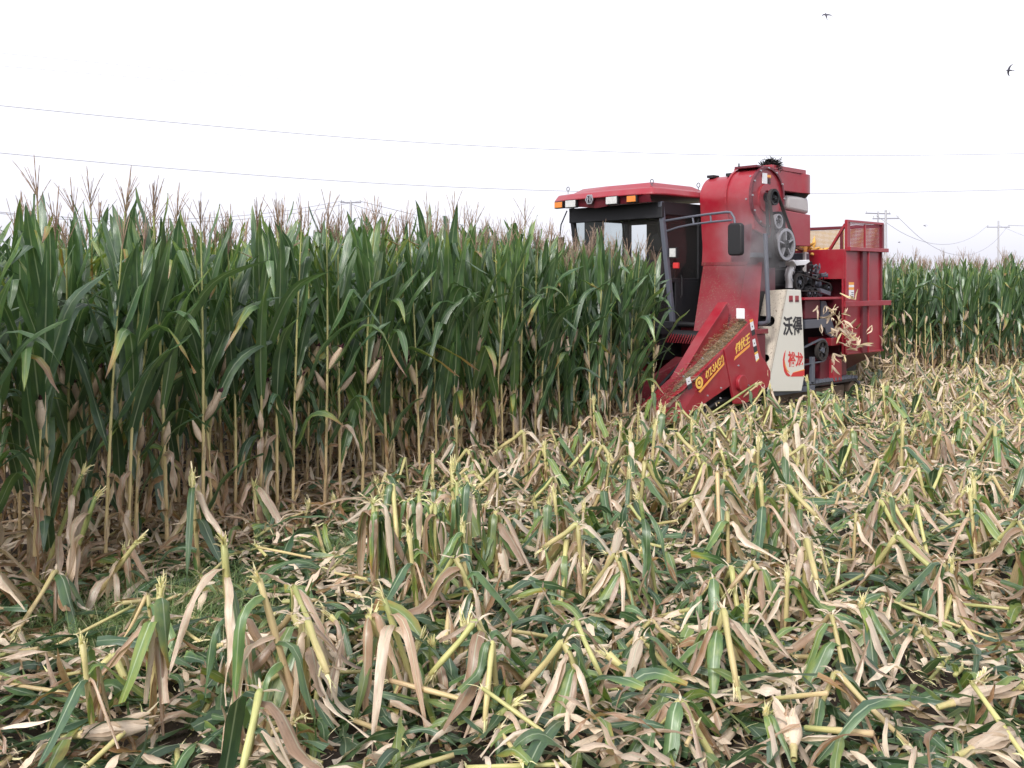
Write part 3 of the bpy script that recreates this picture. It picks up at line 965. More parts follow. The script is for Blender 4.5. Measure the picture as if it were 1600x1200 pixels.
# trash inside the foot of the standing crop
random.seed(77)
vb = VB()
for (X, Y, r, b) in spots:
    if r > 4 or b == 1:
        continue
    for _ in range(11 if r < 3 else 4):
        leaf(vb, (X + rv(-.3, .3), Y + rv(-.3, .3), rv(0.01, 0.22)), rv(0, 6.28), rv(0.25, 0.6), rv(0.02, 0.055), rv(-0.1, 1.2), rv(-1.3, 0.0), rv(0.3, 0.6), 0.25,
             dry=rv(0.55, 1.0), n=5, fold=rv(0.4, 1.1), twist=rv(-3, 3), ripple=0.014, sway=rv(-1.3, 1.3))
o = link(bpy.data.objects.new('crop_floor_litter', mesh_np('crop_floor_litter', vb.arrays(), [M['leaf']])))
tag(o, 'brown dead leaves lying round the feet of the standing maize', 'dead leaves', kind='stuff')

# grass patch at the left, more thin grass by the crop edge
vb = VB()
for (px, py, rx, ry, cnt) in ((235, 1000, 185, 62, 2600), (520, 880, 75, 28, 700), (330, 940, 140, 40, 600), (90, 1010, 90, 40, 400), (420, 1060, 120, 40, 250)):
    for _ in range(cnt):
        a, b = random.gauss(0, .5), random.gauss(0, .55)
        p = gnd(px + a * rx, py + b * ry)
        leaf(vb, (p.x, p.y, mound(p.x, p.y) * .5), rv(0, 6.28), rv(0.12, 0.34), rv(0.003, 0.006), rv(0.5, 1.4), rv(-0.9, 0.7), 0.55, 0.4,
             dry=rv(0, 0.9) ** 1.5, n=5, fold=0.2, ripple=0, sway=rv(-.9, .9))
o = link(bpy.data.objects.new('grass_patch', mesh_np('grass_patch', vb.arrays(), [M['grass']])))
tag(o, 'wispy pale green grass growing through the litter at the lower left', 'grass', kind='stuff')
#PART2
# ------------------------------------------------------------------ solid-object builder
class MB:
    def __init__(self):
        self.v, self.f, self.m, self.mats = [], [], [], []
    def mi(self, m):
        if m not in self.mats:
            self.mats.append(m)
        return self.mats.index(m)
    def faces(self, vs, fs, m):
        n = len(self.v); k = self.mi(m)
        self.v += [tuple(x) for x in vs]
        for f in fs:
            self.f.append(tuple(n + i for i in f)); self.m.append(k)
        return self
    def prism(self, poly, y0, y1, m):
        """poly: list of (u, z), swept across from y0 to y1"""
        n = len(poly)
        vs = [(u, y0, z) for u, z in poly] + [(u, y1, z) for u, z in poly]
        fs = [tuple(range(n)), tuple(range(2 * n - 1, n - 1, -1))]
        fs += [(i, i + n, (i + 1) % n + n, (i + 1) % n) for i in range(n)]
        return self.faces(vs, fs, m)
    def prismu(self, poly, u0, u1, m):
        """poly: list of (y, z), swept from u0 to u1"""
        n = len(poly)
        vs = [(u0, y, z) for y, z in poly] + [(u1, y, z) for y, z in poly]
        fs = [tuple(range(n)), tuple(range(2 * n - 1, n - 1, -1))]
        fs += [(i, i + n, (i + 1) % n + n, (i + 1) % n) for i in range(n)]
        return self.faces(vs, fs, m)
    def prismz(self, poly, z0, z1, m, top=None):
        n = len(poly); top = top or poly
        vs = [(u, y, z0) for u, y in poly] + [(u, y, z1) for u, y in top]
        fs = [tuple(range(n - 1, -1, -1)), tuple(range(n, 2 * n))]
        fs += [(i, (i + 1) % n, (i + 1) % n + n, i + n) for i in range(n)]
        return self.faces(vs, fs, m)
    def box(self, u0, u1, y0, y1, z0, z1, m):
        return self.prism([(u0, z0), (u1, z0), (u1, z1), (u0, z1)], y0, y1, m)
    def obox(self, p, q, w, h, m):
        """bar of section w x h from p to q"""
        p, q = Vector(p), Vector(q)
        d = (q - p).normalized()
        a = d.cross(Vector((0, 0, 1)))
        if a.length < 1e-3:
            a = Vector((0, 1, 0))
        a.normalize(); b = d.cross(a)
        vs = [c + a * (sx * w / 2) + b * (sy * h / 2) for c in (p, q) for sx, sy in ((-1, -1), (1, -1), (1, 1), (-1, 1))]
        return self.faces(vs, [(3, 2, 1, 0), (4, 5, 6, 7)] + [(i, (i + 1) % 4, (i + 1) % 4 + 4, i + 4) for i in range(4)], m)
    def cyl(self, p, q, r, m, n=20, r2=None, cap=True):
        p, q = Vector(p), Vector(q)
        r2 = r if r2 is None else r2
        d = (q - p).normalized()
        a = d.cross(Vector((0, 0, 1)))
        if a.length < 1e-3:
            a = Vector((1, 0, 0))
        a.normalize(); b = d.cross(a)
        vs = []
        for c, rr in ((p, r), (q, r2)):
            for k in range(n):
                t = 2 * math.pi * k / n
                vs.append(c + a * (rr * math.cos(t)) + b * (rr * math.sin(t)))
        fs = [(k, (k + 1) % n, (k + 1) % n + n, k + n) for k in range(n)]
        if cap:
            fs += [tuple(range(n - 1, -1, -1)), tuple(range(n, 2 * n))]
        return self.faces(vs, fs, m)
    def ring(self, c, r_out, r_in, y0, y1, m, n=28):
        """flat ring with axis along y"""
        vs = []
        for y in (y0, y1):
            for r in (r_out, r_in):
                for k in range(n):
                    t = 2 * math.pi * k / n
                    vs.append((c[0] + r * math.cos(t), y, c[1] + r * math.sin(t)))
        fs = []
        for k in range(n):
            j = (k + 1) % n
            fs += [(k, j, j + n, k + n), (k + 2 * n, k + 3 * n, j + 3 * n, j + 2 * n), (k, k + 2 * n, j + 2 * n, j), (k + n, j + n, j + 3 * n, k + 3 * n)]
        return self.faces(vs, fs, m)
    def tube(self, pts, r, m, n=8):
        pts = [Vector(p) for p in pts]
        vs, fs = [], []
        ref = None
        for i, p in enumerate(pts):
            d = (pts[min(i + 1, len(pts) - 1)] - pts[max(i - 1, 0)]).normalized()
            if ref is None:
                ref = d.orthogonal().normalized()
            a = (ref - d * ref.dot(d)).normalized(); ref = a
            b = d.cross(a)
            rr = r[i] if isinstance(r, (list, tuple)) else r
            for k in range(n):
                t = 2 * math.pi * k / n
                vs.append(p + a * (rr * math.cos(t)) + b * (rr * math.sin(t)))
        for i in range(len(pts) - 1):
            for k in range(n):
                fs.append((i * n + k, i * n + (k + 1) % n, (i + 1) * n + (k + 1) % n, (i + 1) * n + k))
        fs += [tuple(range(n - 1, -1, -1)), tuple((len(pts) - 1) * n + k for k in range(n))]
        return self.faces(vs, fs, m)
    def build(self, name, parent=None, bevel=0.0, smooth=False, label=None):
        me = bpy.data.meshes.new(name)
        me.from_pydata(self.v, [], self.f)
        for m in self.mats:
            me.materials.append(M[m])
        me.polygons.foreach_set('material_index', self.m)
        import bmesh
        bm = bmesh.new(); bm.from_mesh(me)
        bmesh.ops.recalc_face_normals(bm, faces=bm.faces)
        bm.to_mesh(me); bm.free()
        if smooth:
            me.polygons.foreach_set('use_smooth', [True] * len(me.polygons))
            me.set_sharp_from_angle(angle=math.radians(38))
        o = link(bpy.data.objects.new(name, me), parent)
        if bevel:
            b = o.modifiers.new('bevel', 'BEVEL')
            b.width = bevel; b.segments = 2; b.limit_method = 'ANGLE'; b.angle_limit = math.radians(35)
            b.use_clamp_overlap = True
        if label:
            o['label'] = label
        return o

def arc(cx, cz, r, a0, a1, n=14):
    return [(cx + r * math.cos(math.radians(a0 + (a1 - a0) * i / n)), cz + r * math.sin(math.radians(a0 + (a1 - a0) * i / n))) for i in range(n + 1)]

# ================================================================== the harvester
# local x = u (backwards), local y = y (to the machine's right-hand side), local z = up
HV = empty('corn_harvester', (OX, OY, 0), math.radians(90) - PHI)
tag(HV, 'red and cream tracked corn harvester cutting into the standing maize', 'harvester')

# --- header: outer divider
yo = -0.20
tip = (0.0, 0.27)
def SP(l, y=yo):
    return [S(a, b, y) for a, b in l]
def taper(poly, y_of_u, thick, m, mb):
    n = len(poly)
    vs = [(u, y_of_u(u), z) for u, z in poly] + [(u, y_of_u(u) + thick, z) for u, z in poly]
    fs = [tuple(range(n)), tuple(range(2 * n - 1, n - 1, -1))] + [(i, i + n, (i + 1) % n + n, (i + 1) % n) for i in range(n)]
    return mb.faces(vs, fs, m)
nose_y = lambda u: yo + max(0, (0.55 - u)) * 0.36
pt = lambda a, b: S(a, b, yo)
front_poly = [(0.0, 0.27), pt(1061, 662), pt(1090.5, 640), pt(1141, 603), pt(1131, 535), pt(1080, 584)]
t0, t1 = (0.0, 0.27), pt(1176, 498)
def top_line(u, a=t0, b=t1):
    return a[1] + (b[1] - a[1]) * (u - a[0]) / (b[0] - a[0])
uA = pt(1061, 662)[0]; uB = pt(1141, 603)[0]; uBt = pt(1130, 540)[0]
mb = MB()
mb2 = [(0.0, 0.27), (uA, 0.10), (uB, pt(1141, 603)[1]), (uBt, top_line(uBt)), (0.5, top_line(0.5)), (0.25, top_line(0.25))]
taper(mb2, nose_y, 0.03, 'red', mb)
outer = mb.build('front_side_panel', HV, 0.006)
rear_poly = [(uBt + 0.006, top_line(uBt)), (uB + 0.006, pt(1141, 602)[1]), pt(1147, 631), pt(1160, 631), pt(1172, 627), pt(1187, 616), pt(1199, 604), pt(1203, 592), pt(1203, 580), pt(1196, 566), pt(1189, 556), pt(1176, 498)]
mb = MB(); mb.prism(rear_poly, yo - 0.012, yo + 0.03, 'red')
rearp = mb.build('rear_side_panel', HV, 0.006)
cb = pt(1155, 598)
mb = MB(); mb.cyl((cb[0], yo - 0.07, cb[1]), (cb[0], yo - 0.012, cb[1]), 0.115, 'red', 28)
mb.build('bearing_cap', rearp, 0.008, True)
mb = MB()
for a, b in ((1125, 606), (1124, 622), (1076, 642), (1152, 571), (1104, 618), (1096, 560), (1066, 588), (1168, 602)):
    u, z = pt(a, b); mb.cyl((u, yo - 0.028, z), (u, yo - 0.010, z), 0.012, 'steel', 8)
mb.build('bolts', rearp)
# inner ridge plate of the divider (pale top flange) and the chaff-filled trough
yi = 0.10
rid = [(0.12, 0.34), S(1060, 592, yi), S(1098, 528, yi), S(1134, 473, yi)]
rp = [(u, z) for u, z in rid]
mb = MB()
mb.prism(rp + [(rp[-1][0] + 0.10, rp[-1][1] - 0.10), (rp[-1][0] + 0.02, rp[-1][1] - 0.45), (1.0, 0.55), (0.3, 0.25)], yi, yi + 0.03, 'red')
mb.build('inner_side_panel', HV, 0.006)
mb = MB()
n = len(rp)
for a, b in zip(rp[:-1], rp[1:]):
    mb.faces([(a[0], yi - 0.03, a[1] + 0.012), (b[0], yi - 0.03, b[1] + 0.012), (b[0], yi + 0.14, b[1] + 0.004), (a[0], yi + 0.14, a[1] + 0.004),
              (a[0], yi - 0.03, a[1] - 0.012), (b[0], yi - 0.03, b[1] - 0.012), (b[0], yi + 0.14, b[1] - 0.02), (a[0], yi + 0.14, a[1] - 0.02)],
             [(0, 1, 2, 3), (7, 6, 5, 4), (0, 4, 5, 1), (1, 5, 6, 2), (2, 6, 7, 3), (3, 7, 4, 0)], 'red')
mb.build('ridge_flange', HV, 0.004)
mb = MB()   # sloping floor of the trough
mb.faces([(0.02, yo + 0.18, 0.262), (1.0, yo + 0.03, top_line(1.0) - 0.05), (2.05, yo + 0.03, top_line(2.05) - 0.05), (2.05, yi, top_line(2.05) - 0.02), (1.0, yi, top_line(1.0)), (0.15, yi, 0.33)],
         [(0, 1, 4, 5), (1, 2, 3, 4)], 'red_dusty')
mb.faces([(0.0, 0.0, 0.262), (uA, yo + 0.03, 0.10), (uA, 0.42, 0.12), (0.15, 0.16, 0.31)], [(0, 1, 2, 3)], 'red')
mb.faces([(0.0, 0.0, 0.27), (0.15, 0.16, 0.32), (uA, 0.42, 0.12)], [(0, 1, 2)], 'red')
mb.build('trough_floor', HV)
# chaff heaped in the trough
random.seed(9)
vb = VB()
def trough(u):
    return top_line(u)
for _ in range(1500):
    u = rv(0.25, 2.08); y = rv(yo + 0.03, yi)
    if random.random() < 0.25:
        u = rv(1.3, 2.08)
    leaf(vb, (u, y, top_line(u) + rv(-0.05, 0.055) + (0.03 if u > 1.0 else -0.01)), rv(0, 6.28), rv(0.02, 0.11), rv(0.004, 0.014), rv(-.3, .8), rv(-.8, .5), .5, .4, dry=rv(0.5, .82), n=2, twist=rv(-2, 2), ripple=0.001)
gs = 24
us = np.linspace(0.22, 2.1, gs)
V = []; Q = []
for i, u in enumerate(us):
    for j in range(6):
        y = yo + 0.03 + (yi - yo - 0.03) * j / 5
        V.append((u, y, top_line(u) - 0.05 + 0.06 * math.sin(math.pi * j / 5) * min(1, (u - 0.2) * 1.5) + rv(-.012, .012)))
for i in range(gs - 1):
    for j in range(5):
        Q.append((i * 6 + j, i * 6 + j + 1, i * 6 + j + 7, i * 6 + j + 6))
me = mesh_np('chaff_in_trough', vb.arrays(), [M['leaf']])
o = link(bpy.data.objects.new('chaff_in_trough', me), HV); o['kind'] = 'stuff'
mbt = MB(); mbt.faces(V, Q, 'chaff'); oo = mbt.build('chaff_heap', HV, smooth=True); oo['kind'] = 'stuff'

# --- the other snouts of the header, half hidden in the crop
def snout(yc, u0, ztip=0.24):
    mb = MB()
    w = 0.27
    bu, bz = u0 + 1.45, 0.86
    vs = [(u0, yc, ztip), (u0 + 0.55, yc - w * .6, 0.14), (u0 + 0.55, yc + w * .6, 0.14), (u0 + 0.6, yc, 0.58),
          (bu, yc - w, 0.35), (bu, yc + w, 0.35), (bu, yc - w * .5, bz), (bu, yc + w * .5, bz)]
    mb.faces(vs, [(0, 1, 3), (0, 3, 2), (0, 2, 1), (1, 4, 6, 3), (3, 7, 5, 2), (3, 6, 7), (1, 2, 5, 4), (4, 5, 7, 6)], 'red_dusty')
    return mb.build('snout', HV, 0.012)
for yc in (0.86, 1.72, 2.58):
    snout(yc, 0.42)
mb = MB()
mb.prism([(0.05, 0.25), (0.5, 0.12), (1.9, 0.4), (2.2, 1.3), (1.9, 1.2)], 3.15, 3.19, 'red')
mb.build('far_side_panel', HV, 0.006)
# gathering chains with tines between the snouts
mb = MB()
for yc in (0.43, 1.29, 2.15, 2.9):
    for s in (-0.09, 0.09):
        mb.obox((0.9, yc + s, 0.5), (2.05, yc + s * 1.4, 1.18), 0.05, 0.05, 'black')
        for k in range(12):
            f = k / 11
            p = Vector((0.9 + 1.15 * f, yc + s, 0.5 + 0.68 * f))
            mb.obox(p, p + Vector((-0.02, -s * 0.8, 0.03)), 0.012, 0.02, 'red')
mb.build('gathering_chains', HV)
# upper frame of the header: cross tube, roller with red tines seen over the crop
mb = MB()
mb.cyl((1.95, 0.15, 1.16), (1.95, 3.15, 1.16), 0.10, 'black', 18)
mb.cyl((2.08, 0.15, 1.34), (2.08, 3.15, 1.34), 0.045, 'black', 12)
for k in range(60):
    y = 0.3 + 2.8 * k / 59
    mb.obox((1.86, y, 1.20), (1.80, y + 0.03, 1.07), 0.012, 0.012, 'red')
mb.build('pickup_roller', HV, smooth=True)
mb = MB()
mb.box(2.2, 2.55, -0.15, 3.15, 0.35, 1.22, 'red_dark')
mb.box(2.15, 2.6, -0.17, 3.17, 1.225, 1.30, 'red_dusty')
mb.build('header_frame', HV, 0.01)
mb = MB()   # skid and lower arm under the divider
mb.tube([(0.45, -0.12, 0.10), (0.9, -0.12, 0.16), (1.35, -0.1, 0.30), (1.9, -0.05, 0.34)], 0.035, 'black')
mb.box(1.2, 2.3, 0.0, 0.12, 0.18, 0.48, 'black')
mb.build('skid', HV, smooth=True)

# --- feeder house / chute rising from the header to the fan, and the fan housing
cu, cz = S(1198, 308, 0.0)
R1 = 0.44
y_f0 = 0.0
y_f1 = F(1140, 300, cu - 0.35)[0]
y_f2 = F(1097, 300, cu - 0.30)[0]
chf = F(1150, 480, 2.2); chl = F(1088, 495, 2.2)
u_ch = 2.05
ylf = F(1090, 495, u_ch)[0]; yrf = F(1160, 480, u_ch)[0]
zb = 1.25
# narrow duct part
R2 = R1 * 0.84
prof2 = [(cu + 0.25, cz + R2 * 0.9)] + arc(cu, cz, R2, 75, 195, 16) + [(cu - R2 * 0.80, cz - 0.75), (cu - R2 * 0.86, 2.25), (cu + 0.25, 2.05)]
mb = MB(); mb.prism(prof2, y_f1 + 0.004, y_f2, 'red')
fd = mb.build('intake_duct', HV, 0.01, True)
mb = MB()
mb.box(cu - 0.20, cu - 0.04, y_f2 - 0.14, y_f2 - 0.02, cz + R2 - 0.02, cz + R2 + 0.02, 'black')
mb.box(cu - 0.16, cu, y_f1 + 0.08, y_f1 + 0.2, cz + R2 - 0.015, cz + R2 + 0.03, 'black')
mb.build('top_hinges', fd)
# main drum
prof1 = arc(cu, cz, R1, -50, 205, 34) + [(cu - R1 * 0.72, cz - 0.50), (cu + 0.1, cz - 0.62)]
mb = MB(); mb.prism(prof1, y_f0 + 0.004, y_f1, 'red')
drum = mb.build('fan_housing', HV, 0.008, True)
mb = MB()
mb.ring((cu, cz), R1 + 0.025, R1 - 0.02, y_f1 - 0.015, y_f1 + 0.02, 'red')
mb.ring((cu, cz), R1 + 0.025, R1 - 0.01, y_f0 - 0.03, y_f0 + 0.015, 'red_dark')
mb.build('flange', drum, 0.0)
mb = MB()
mb.ring((cu - 0.02, cz - 0.02), 0.22, 0.12, y_f0 - 0.025, y_f0 + 0.004, 'red')
mb.build('fan_boss', drum)
mb = MB()
for k in range(12):
    t = 2 * math.pi * k / 12
    mb.cyl((cu + (R1 + .0) * math.cos(t), y_f0 - 0.05, cz + (R1 + .0) * math.sin(t)), (cu + R1 * math.cos(t), y_f0 - 0.028, cz + R1 * math.sin(t)), 0.014, 'steel', 8)
for zz in (0.30, -0.05, -0.35):
    mb.cyl((cu - math.sqrt(R1 * R1 - zz * zz) - 0.018, y_f0 + 0.07, cz + zz), (cu - math.sqrt(R1 * R1 - zz * zz), y_f0 + 0.07, cz + zz), 0.014, 'steel', 8)
mb.build('bolts', drum)
mb = MB(); mb.box(cu - 0.13, cu + 0.0, y_f0 - 0.010, y_f0 + 0.0, cz + 0.20, cz + 0.36, 'white')
sk = mb.build('warning_label', drum)
mb = MB(); mb.box(cu + 0.004, cu + 0.10, y_f0 - 0.012, y_f0 - 0.002, cz + 0.30, cz + 0.34, 'orange')
for k in range(4):
    mb.box(cu + 0.01, cu + 0.09, y_f0 - 0.012, y_f0 - 0.002, cz + 0.20 + k * 0.022, cz + 0.21 + k * 0.022, 'ink')
mb.build('warning_text', drum)
# debris strip / flap on top
mb = MB(); mb.box(cu - 0.25, cu + 0.05, y_f0 + 0.02, y_f1 - 0.02, cz + R1 + 0.0, cz + R1 + 0.035, 'red_dark')
mb.cyl((cu - 0.25, y_f1 - 0.1, cz + R1 + 0.03), (cu - 0.25, y_f1 - 0.1, cz + R1 + 0.08), 0.012, 'black', 6)
mb.build('top_flap', drum, 0.004)

# chute: lower flared part (two faces: front, bright side)
mb = MB()
zt = 2.28
zc = zt
fr_top_l = (cu - R2 * 0.86, y_f2 - 0.04, zc)
fyr = F(1150, 490, 1.95)[0]; ftr = F(1166, 405, cu - R1 * 0.7)[0]
fr_top_r = (cu - R1 * 0.70, ftr, zc)
fl = (1.95, ylf, zb); frr = (1.95, fyr, zb)
sr = (S(1183, 480, fyr - .12)[0], fyr - .12, zb); sr_t = (S(1191, 405, ftr - .08)[0], ftr - .08, zc + 0.02)
vs = [fl, frr, sr, (2.9, ylf, zb), fr_top_l, fr_top_r, sr_t, (cu + 0.3, y_f2 - 0.04, zc)]
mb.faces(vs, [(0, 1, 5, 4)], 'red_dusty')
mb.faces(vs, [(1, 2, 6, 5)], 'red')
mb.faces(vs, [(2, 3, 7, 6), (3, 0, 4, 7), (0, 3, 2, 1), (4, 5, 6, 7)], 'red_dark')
mb.build('lower_chute', HV, 0.01)
mb = MB()   # neck between chute and drum
vs = [(cu - R2 * 0.80, y_f1, zc - .02), (cu - R1 * 0.70, 0.10, zc - .02), (cu + 0.25, 0.10, zc - .02), (cu + 0.25, y_f1, zc - .02),
      (cu - R1 * 0.78, y_f1, cz - 0.18), (cu - R1 * 0.80, 0.02, cz - 0.18), (cu + 0.3, 0.02, cz - 0.28), (cu + 0.3, y_f1, cz - 0.28)]
mb.faces(vs, [(0, 1, 5, 4), (1, 2, 6, 5), (2, 3, 7, 6), (3, 0, 4, 7)], 'red_dark')
mb.build('duct_neck', HV, 0.008)
mb = MB()  # weld seam line and chaff ledge across the chute
mb.box(cu - R2 * 0.92, cu - R2 * 0.84, 0.12, y_f2 - 0.02, zc - 0.03, zc + 0.02, 'red_dusty')
mb.build('seam_strip', HV)

# --- outlet: horizontal round-ended box turning the trash downwards, with the sleeve below
oy = 0.35
a1u, a1z = S(1217, 270, oy); b1u, b1z = S(1261, 308, oy)
zo_t, zo_b = 3.56, 3.14
cxo, cyo = S(1240, 290, oy)[0], oy
HR = 0.29
cxo = S(1237, 290, oy)[0]
pl = [(cu + 0.22, oy + 0.30)] + [(cxo + HR * math.cos(math.radians(a)), oy + HR * math.sin(math.radians(a))) for a in range(110, -121, -10)] + [(cu + 0.22, oy - 0.30)]
zo_t = S(1240, 271, oy - .2)[1]; zo_b = S(1240, 304, oy - .2)[1] + 0.03
mb = MB(); mb.prismz(pl, zo_b, zo_t, 'red')
out_ = mb.build('discharge_hood', HV, 0.006, True)
mb = MB(); mb.cyl((cxo, oy, zo_b - 0.10), (cxo, oy, zo_b - 0.002), 0.20, 'black', 26, r2=0.27)
mb.build('hood_mouth', out_, smooth=True)
mb = MB()
mb.box(cu + 0.16, cu + 0.22, oy - 0.34, oy + 0.34, zo_b - 0.05, zo_t + 0.05, 'red')
for k in range(6):
    z = zo_b + (zo_t - zo_b) * (k + .3) / 6
    mb.cyl((cu + 0.13, oy - 0.32, z), (cu + 0.16, oy - 0.32, z), 0.014, 'steel', 8)
mb.prismz([(cu + 0.24, oy - .3), (cu + 0.24, oy + .3), (cxo + 0.0, oy + .26), (cxo + 0.0, oy - .26)], zo_t + 0.002, zo_t + 0.07, 'red')
mb.build('hood_flange', out_, 0.004)
u1, z1 = S(1220, 335, 0.5); u2, z2 = S(1249, 360, 0.5)
su0, su1 = S(1214, 350, 0.3)[0], S(1249, 350, 0.3)[0]
ztop = zo_b - 0.05
zsl = S(1240, 335, 0.3)[1]
zsb = S(1240, 385, 0.3)[1]
mb = MB(); mb.prism([(su0 + .02, ztop), (su1 - 0.03, ztop), (su1, ztop - 0.12), (su1, zsl), (su0 + 0.05, zsl + 0.05)], 0.12, 0.62, 'translucent_hose')
mb.build('dust_sleeve', HV, 0.05, True, label='grey white dusty sleeve under the hood')
mb = MB(); mb.prism([(su0 - 0.12, zsl + 0.03), (su1, zsl - 0.01), (su1, zsb), (su0 - 0.1, zsb)], 0.10, 0.64, 'red')
mb.build('rear_downpipe', HV, 0.01)

# --- belts and pulleys on the fan side
def pulley(name, c, r, y, m_rim='grey', spokes=5, w=0.06, hub='black', parent=HV):
    mb = MB()
    mb.ring(c, r, r * 0.82, y - w, y, m_rim, 30)
    mb.ring(c, r * 0.26, 0.01, y - w * 1.1, y + 0.01, hub, 14)
    for k in range(spokes):
        t = 2 * math.pi * k / spokes + 0.4
        mb.obox((c[0] + r * .15 * math.cos(t), y - w * .5, c[1] + r * .15 * math.sin(t)), (c[0] + r * .86 * math.cos(t), y - w * .5, c[1] + r * .86 * math.sin(t)), r * 0.22, 0.02, m_rim)
    mb.ring(c, r * 0.86, r * 0.02, y - 0.005, y + 0.004, hub, 24)
    return mb.build(name, parent, 0.0, True)
yb = y_f0 - 0.14
pc_s = S(1206, 309, yb)
pc_b = S(1224, 382, yb)
pc_i = S(1211, 346, yb)
mb = MB(); mb.cyl((cu, y_f0 + 0.0, cz), (pc_s[0] - .02, yb + 0.01, pc_s[1]), 0.07, 'black', 16); mb.build('fan_shaft', HV, smooth=True)
pulley('fan_pulley', pc_s, 0.115, yb, 'black', 0)
pulley('drive_pulley', pc_b, 0.245, yb, 'steel', 5)
pulley('idler_pulley', pc_i, 0.11, yb - 0.01, 'steel', 4)
def belt(p, r, q, s, y0, y1, th=0.018, m='rubber', name='belt', parent=HV):
    """closed belt round two pulleys (external tangents)"""
    dx, dz = q[0] - p[0], q[1] - p[1]
    L = math.hypot(dx, dz); a = math.atan2(dz, dx); b = math.acos(max(-1, min(1, (r - s) / L)))
    def loop(e):
        pts = []
        for i in range(13):
            t = a + b + (2 * math.pi - 2 * b) * i / 12
            pts.append((p[0] + (r + e) * math.cos(t), p[1] + (r + e) * math.sin(t)))
        for i in range(13):
            t = a - b + 2 * b * i / 12
            pts.append((q[0] + (s + e) * math.cos(t), q[1] + (s + e) * math.sin(t)))
        return pts
    A, B = loop(0.002), loop(th)
    n = len(A)
    vs = [(u, y0, z) for u, z in A] + [(u, y0, z) for u, z in B] + [(u, y1, z) for u, z in A] + [(u, y1, z) for u, z in B]
    fs = []
    for i in range(n):
        j = (i + 1) % n
        fs += [(i, j, j + n, i + n), (i + 2 * n, i + 3 * n, j + 3 * n, j + 2 * n), (i + n, j + n, j + 3 * n, i + 3 * n), (i, i + 2 * n, j + 2 * n, j)]
    mb = MB(); mb.faces(vs, fs, m)
    return mb.build(name, parent, smooth=True)
belt(pc_b, 0.245, pc_s, 0.115, yb - 0.055, yb - 0.005)
# belt guard arm, brackets behind the pulleys
mb = MB()
mb.obox((cu - 0.08, y_f0 - 0.05, cz - 0.05), (pc_i[0] - 0.05, y_f0 - 0.05, pc_i[1] - 0.20), 0.03, 0.05, 'black')
mb.cyl((pc_i[0] + 0.1, -0.05, pc_i[1] - 0.18), (pc_i[0] + 0.42, -0.05, pc_i[1] - 0.12), 0.045, 'black', 12)
mb.cyl((pc_i[0] + 0.28, -0.05, pc_i[1] - 0.15), (pc_i[0] + 0.33, -0.05, pc_i[1] - 0.14), 0.075, 'black', 12)
mb.box(pc_b[0] - 0.1, pc_b[0] + 0.1, yb + 0.02, 0.12, pc_b[1] - 0.35, pc_b[1] + 0.5, 'black')
mb.box(pc_b[0] - 0.55, pc_b[0] - 0.02, 0.0, 0.1, pc_b[1] - 0.2, pc_b[1] - 0.13, 'grey')
mb.build('tensioner', HV, 0.005)
mb = MB()
mb.box(2.7, pc_b[0] + 0.2, 0.12, 0.8, 1.85, 2.35, 'red_dark')
mb.box(2.72, pc_b[0] + 0.3, 0.16, 1.0, 1.0, 1.85, 'black')
mb.build('gearbox_housing', HV, 0.01)

# --- frayed black straw wad caught on top of the drum is separate (see below)

# --- cab
cy0, cy1 = 1.08, 3.02          # side facing the viewer .. far side
cuf, cur = 1.62, 3.15          # windscreen .. rear wall
zf, zr_ = 1.30, 3.22
mb = MB()
mb.box(cuf + 0.05, cur, cy0 + 0.02, cy1, zf - 0.10, zf, 'interior')
mb.box(cuf + 0.1, cur - 0.02, cy0 + 0.05, cy1 - 0.05, zf - 0.5, zf - 0.1, 'black')
mb.build('cab_floor', HV)
ub = 1.80
PW = 0.075
mb = MB()
def post(u0, y, z0, u1, z1, w=PW, d=PW, m='interior'):
    mb.obox((u0, y, z0), (u1, y, z1), w, d, m)
post(1.98, cy0 + .04, zf, cuf + .05, zr_, m='grey'); post(1.98, cy1 - .04, zf, cuf + .05, zr_)
post(cur - .04, cy0 + .04, zf, cur - .04, zr_, .10, .10); post(cur - .04, cy1 - .04, zf, cur - .04, zr_, .10, .10)
post(2.62, cy0 + .04, zf, 2.62, zr_, .05, .05)
for y in (cy0 + .04, cy1 - .04):
    mb.obox((cuf + .05, y, zr_ - .10), (cur, y, zr_ - .10), 0.07, 0.20, 'interior')
    mb.obox((1.85, y, 2.02), (cur, y, 2.02), 0.05, 0.07, 'interior')
    mb.obox((1.95, y, zf + .04), (cur, y, zf + .04), 0.06, 0.1, 'interior')
mb.obox((cuf + .06, cy0, zr_ - .13), (cuf + .06, cy1, zr_ - .13), 0.07, 0.24, 'interior')
mb.obox((cur - .04, cy0, zr_ - .12), (cur - .04, cy1, zr_ - .12), 0.07, 0.22, 'interior')
mb.obox((1.95, cy0, zf + .04), (1.95, cy1, zf + .04), 0.07, 0.10, 'interior')
cabf = mb.build('cab_frame', HV, 0.012)
# rear wall with openings (two narrow panes left, one centre, one right)
mb = MB()
ys = [cy0 + .05, 0, F(986, 370, cur)[0], F(974, 370, cur)[0], 0, F(944, 370, cur)[0], F(915, 370, cur)[0], cy1 - .05]
mb.box(cur - .03, cur, ys[0], cy1 - .05, zf, 2.30, 'interior')
mb.box(cur - .03, cur, ys[2], ys[3], 2.30, zr_, 'interior')
mb.box(cur - .03, cur, ys[5], ys[6] , 2.30, zr_, 'interior')
if ys[0] < F(1012, 370, cur)[0]:
    mb.box(cur - .03, cur, ys[0], F(1012, 370, cur)[0], 2.30, zr_, 'interior')
mb.box(cur - .03, cur, ys[0], cy1 - .05, 3.02, zr_, 'interior')
mb.build('rear_wall', cabf)
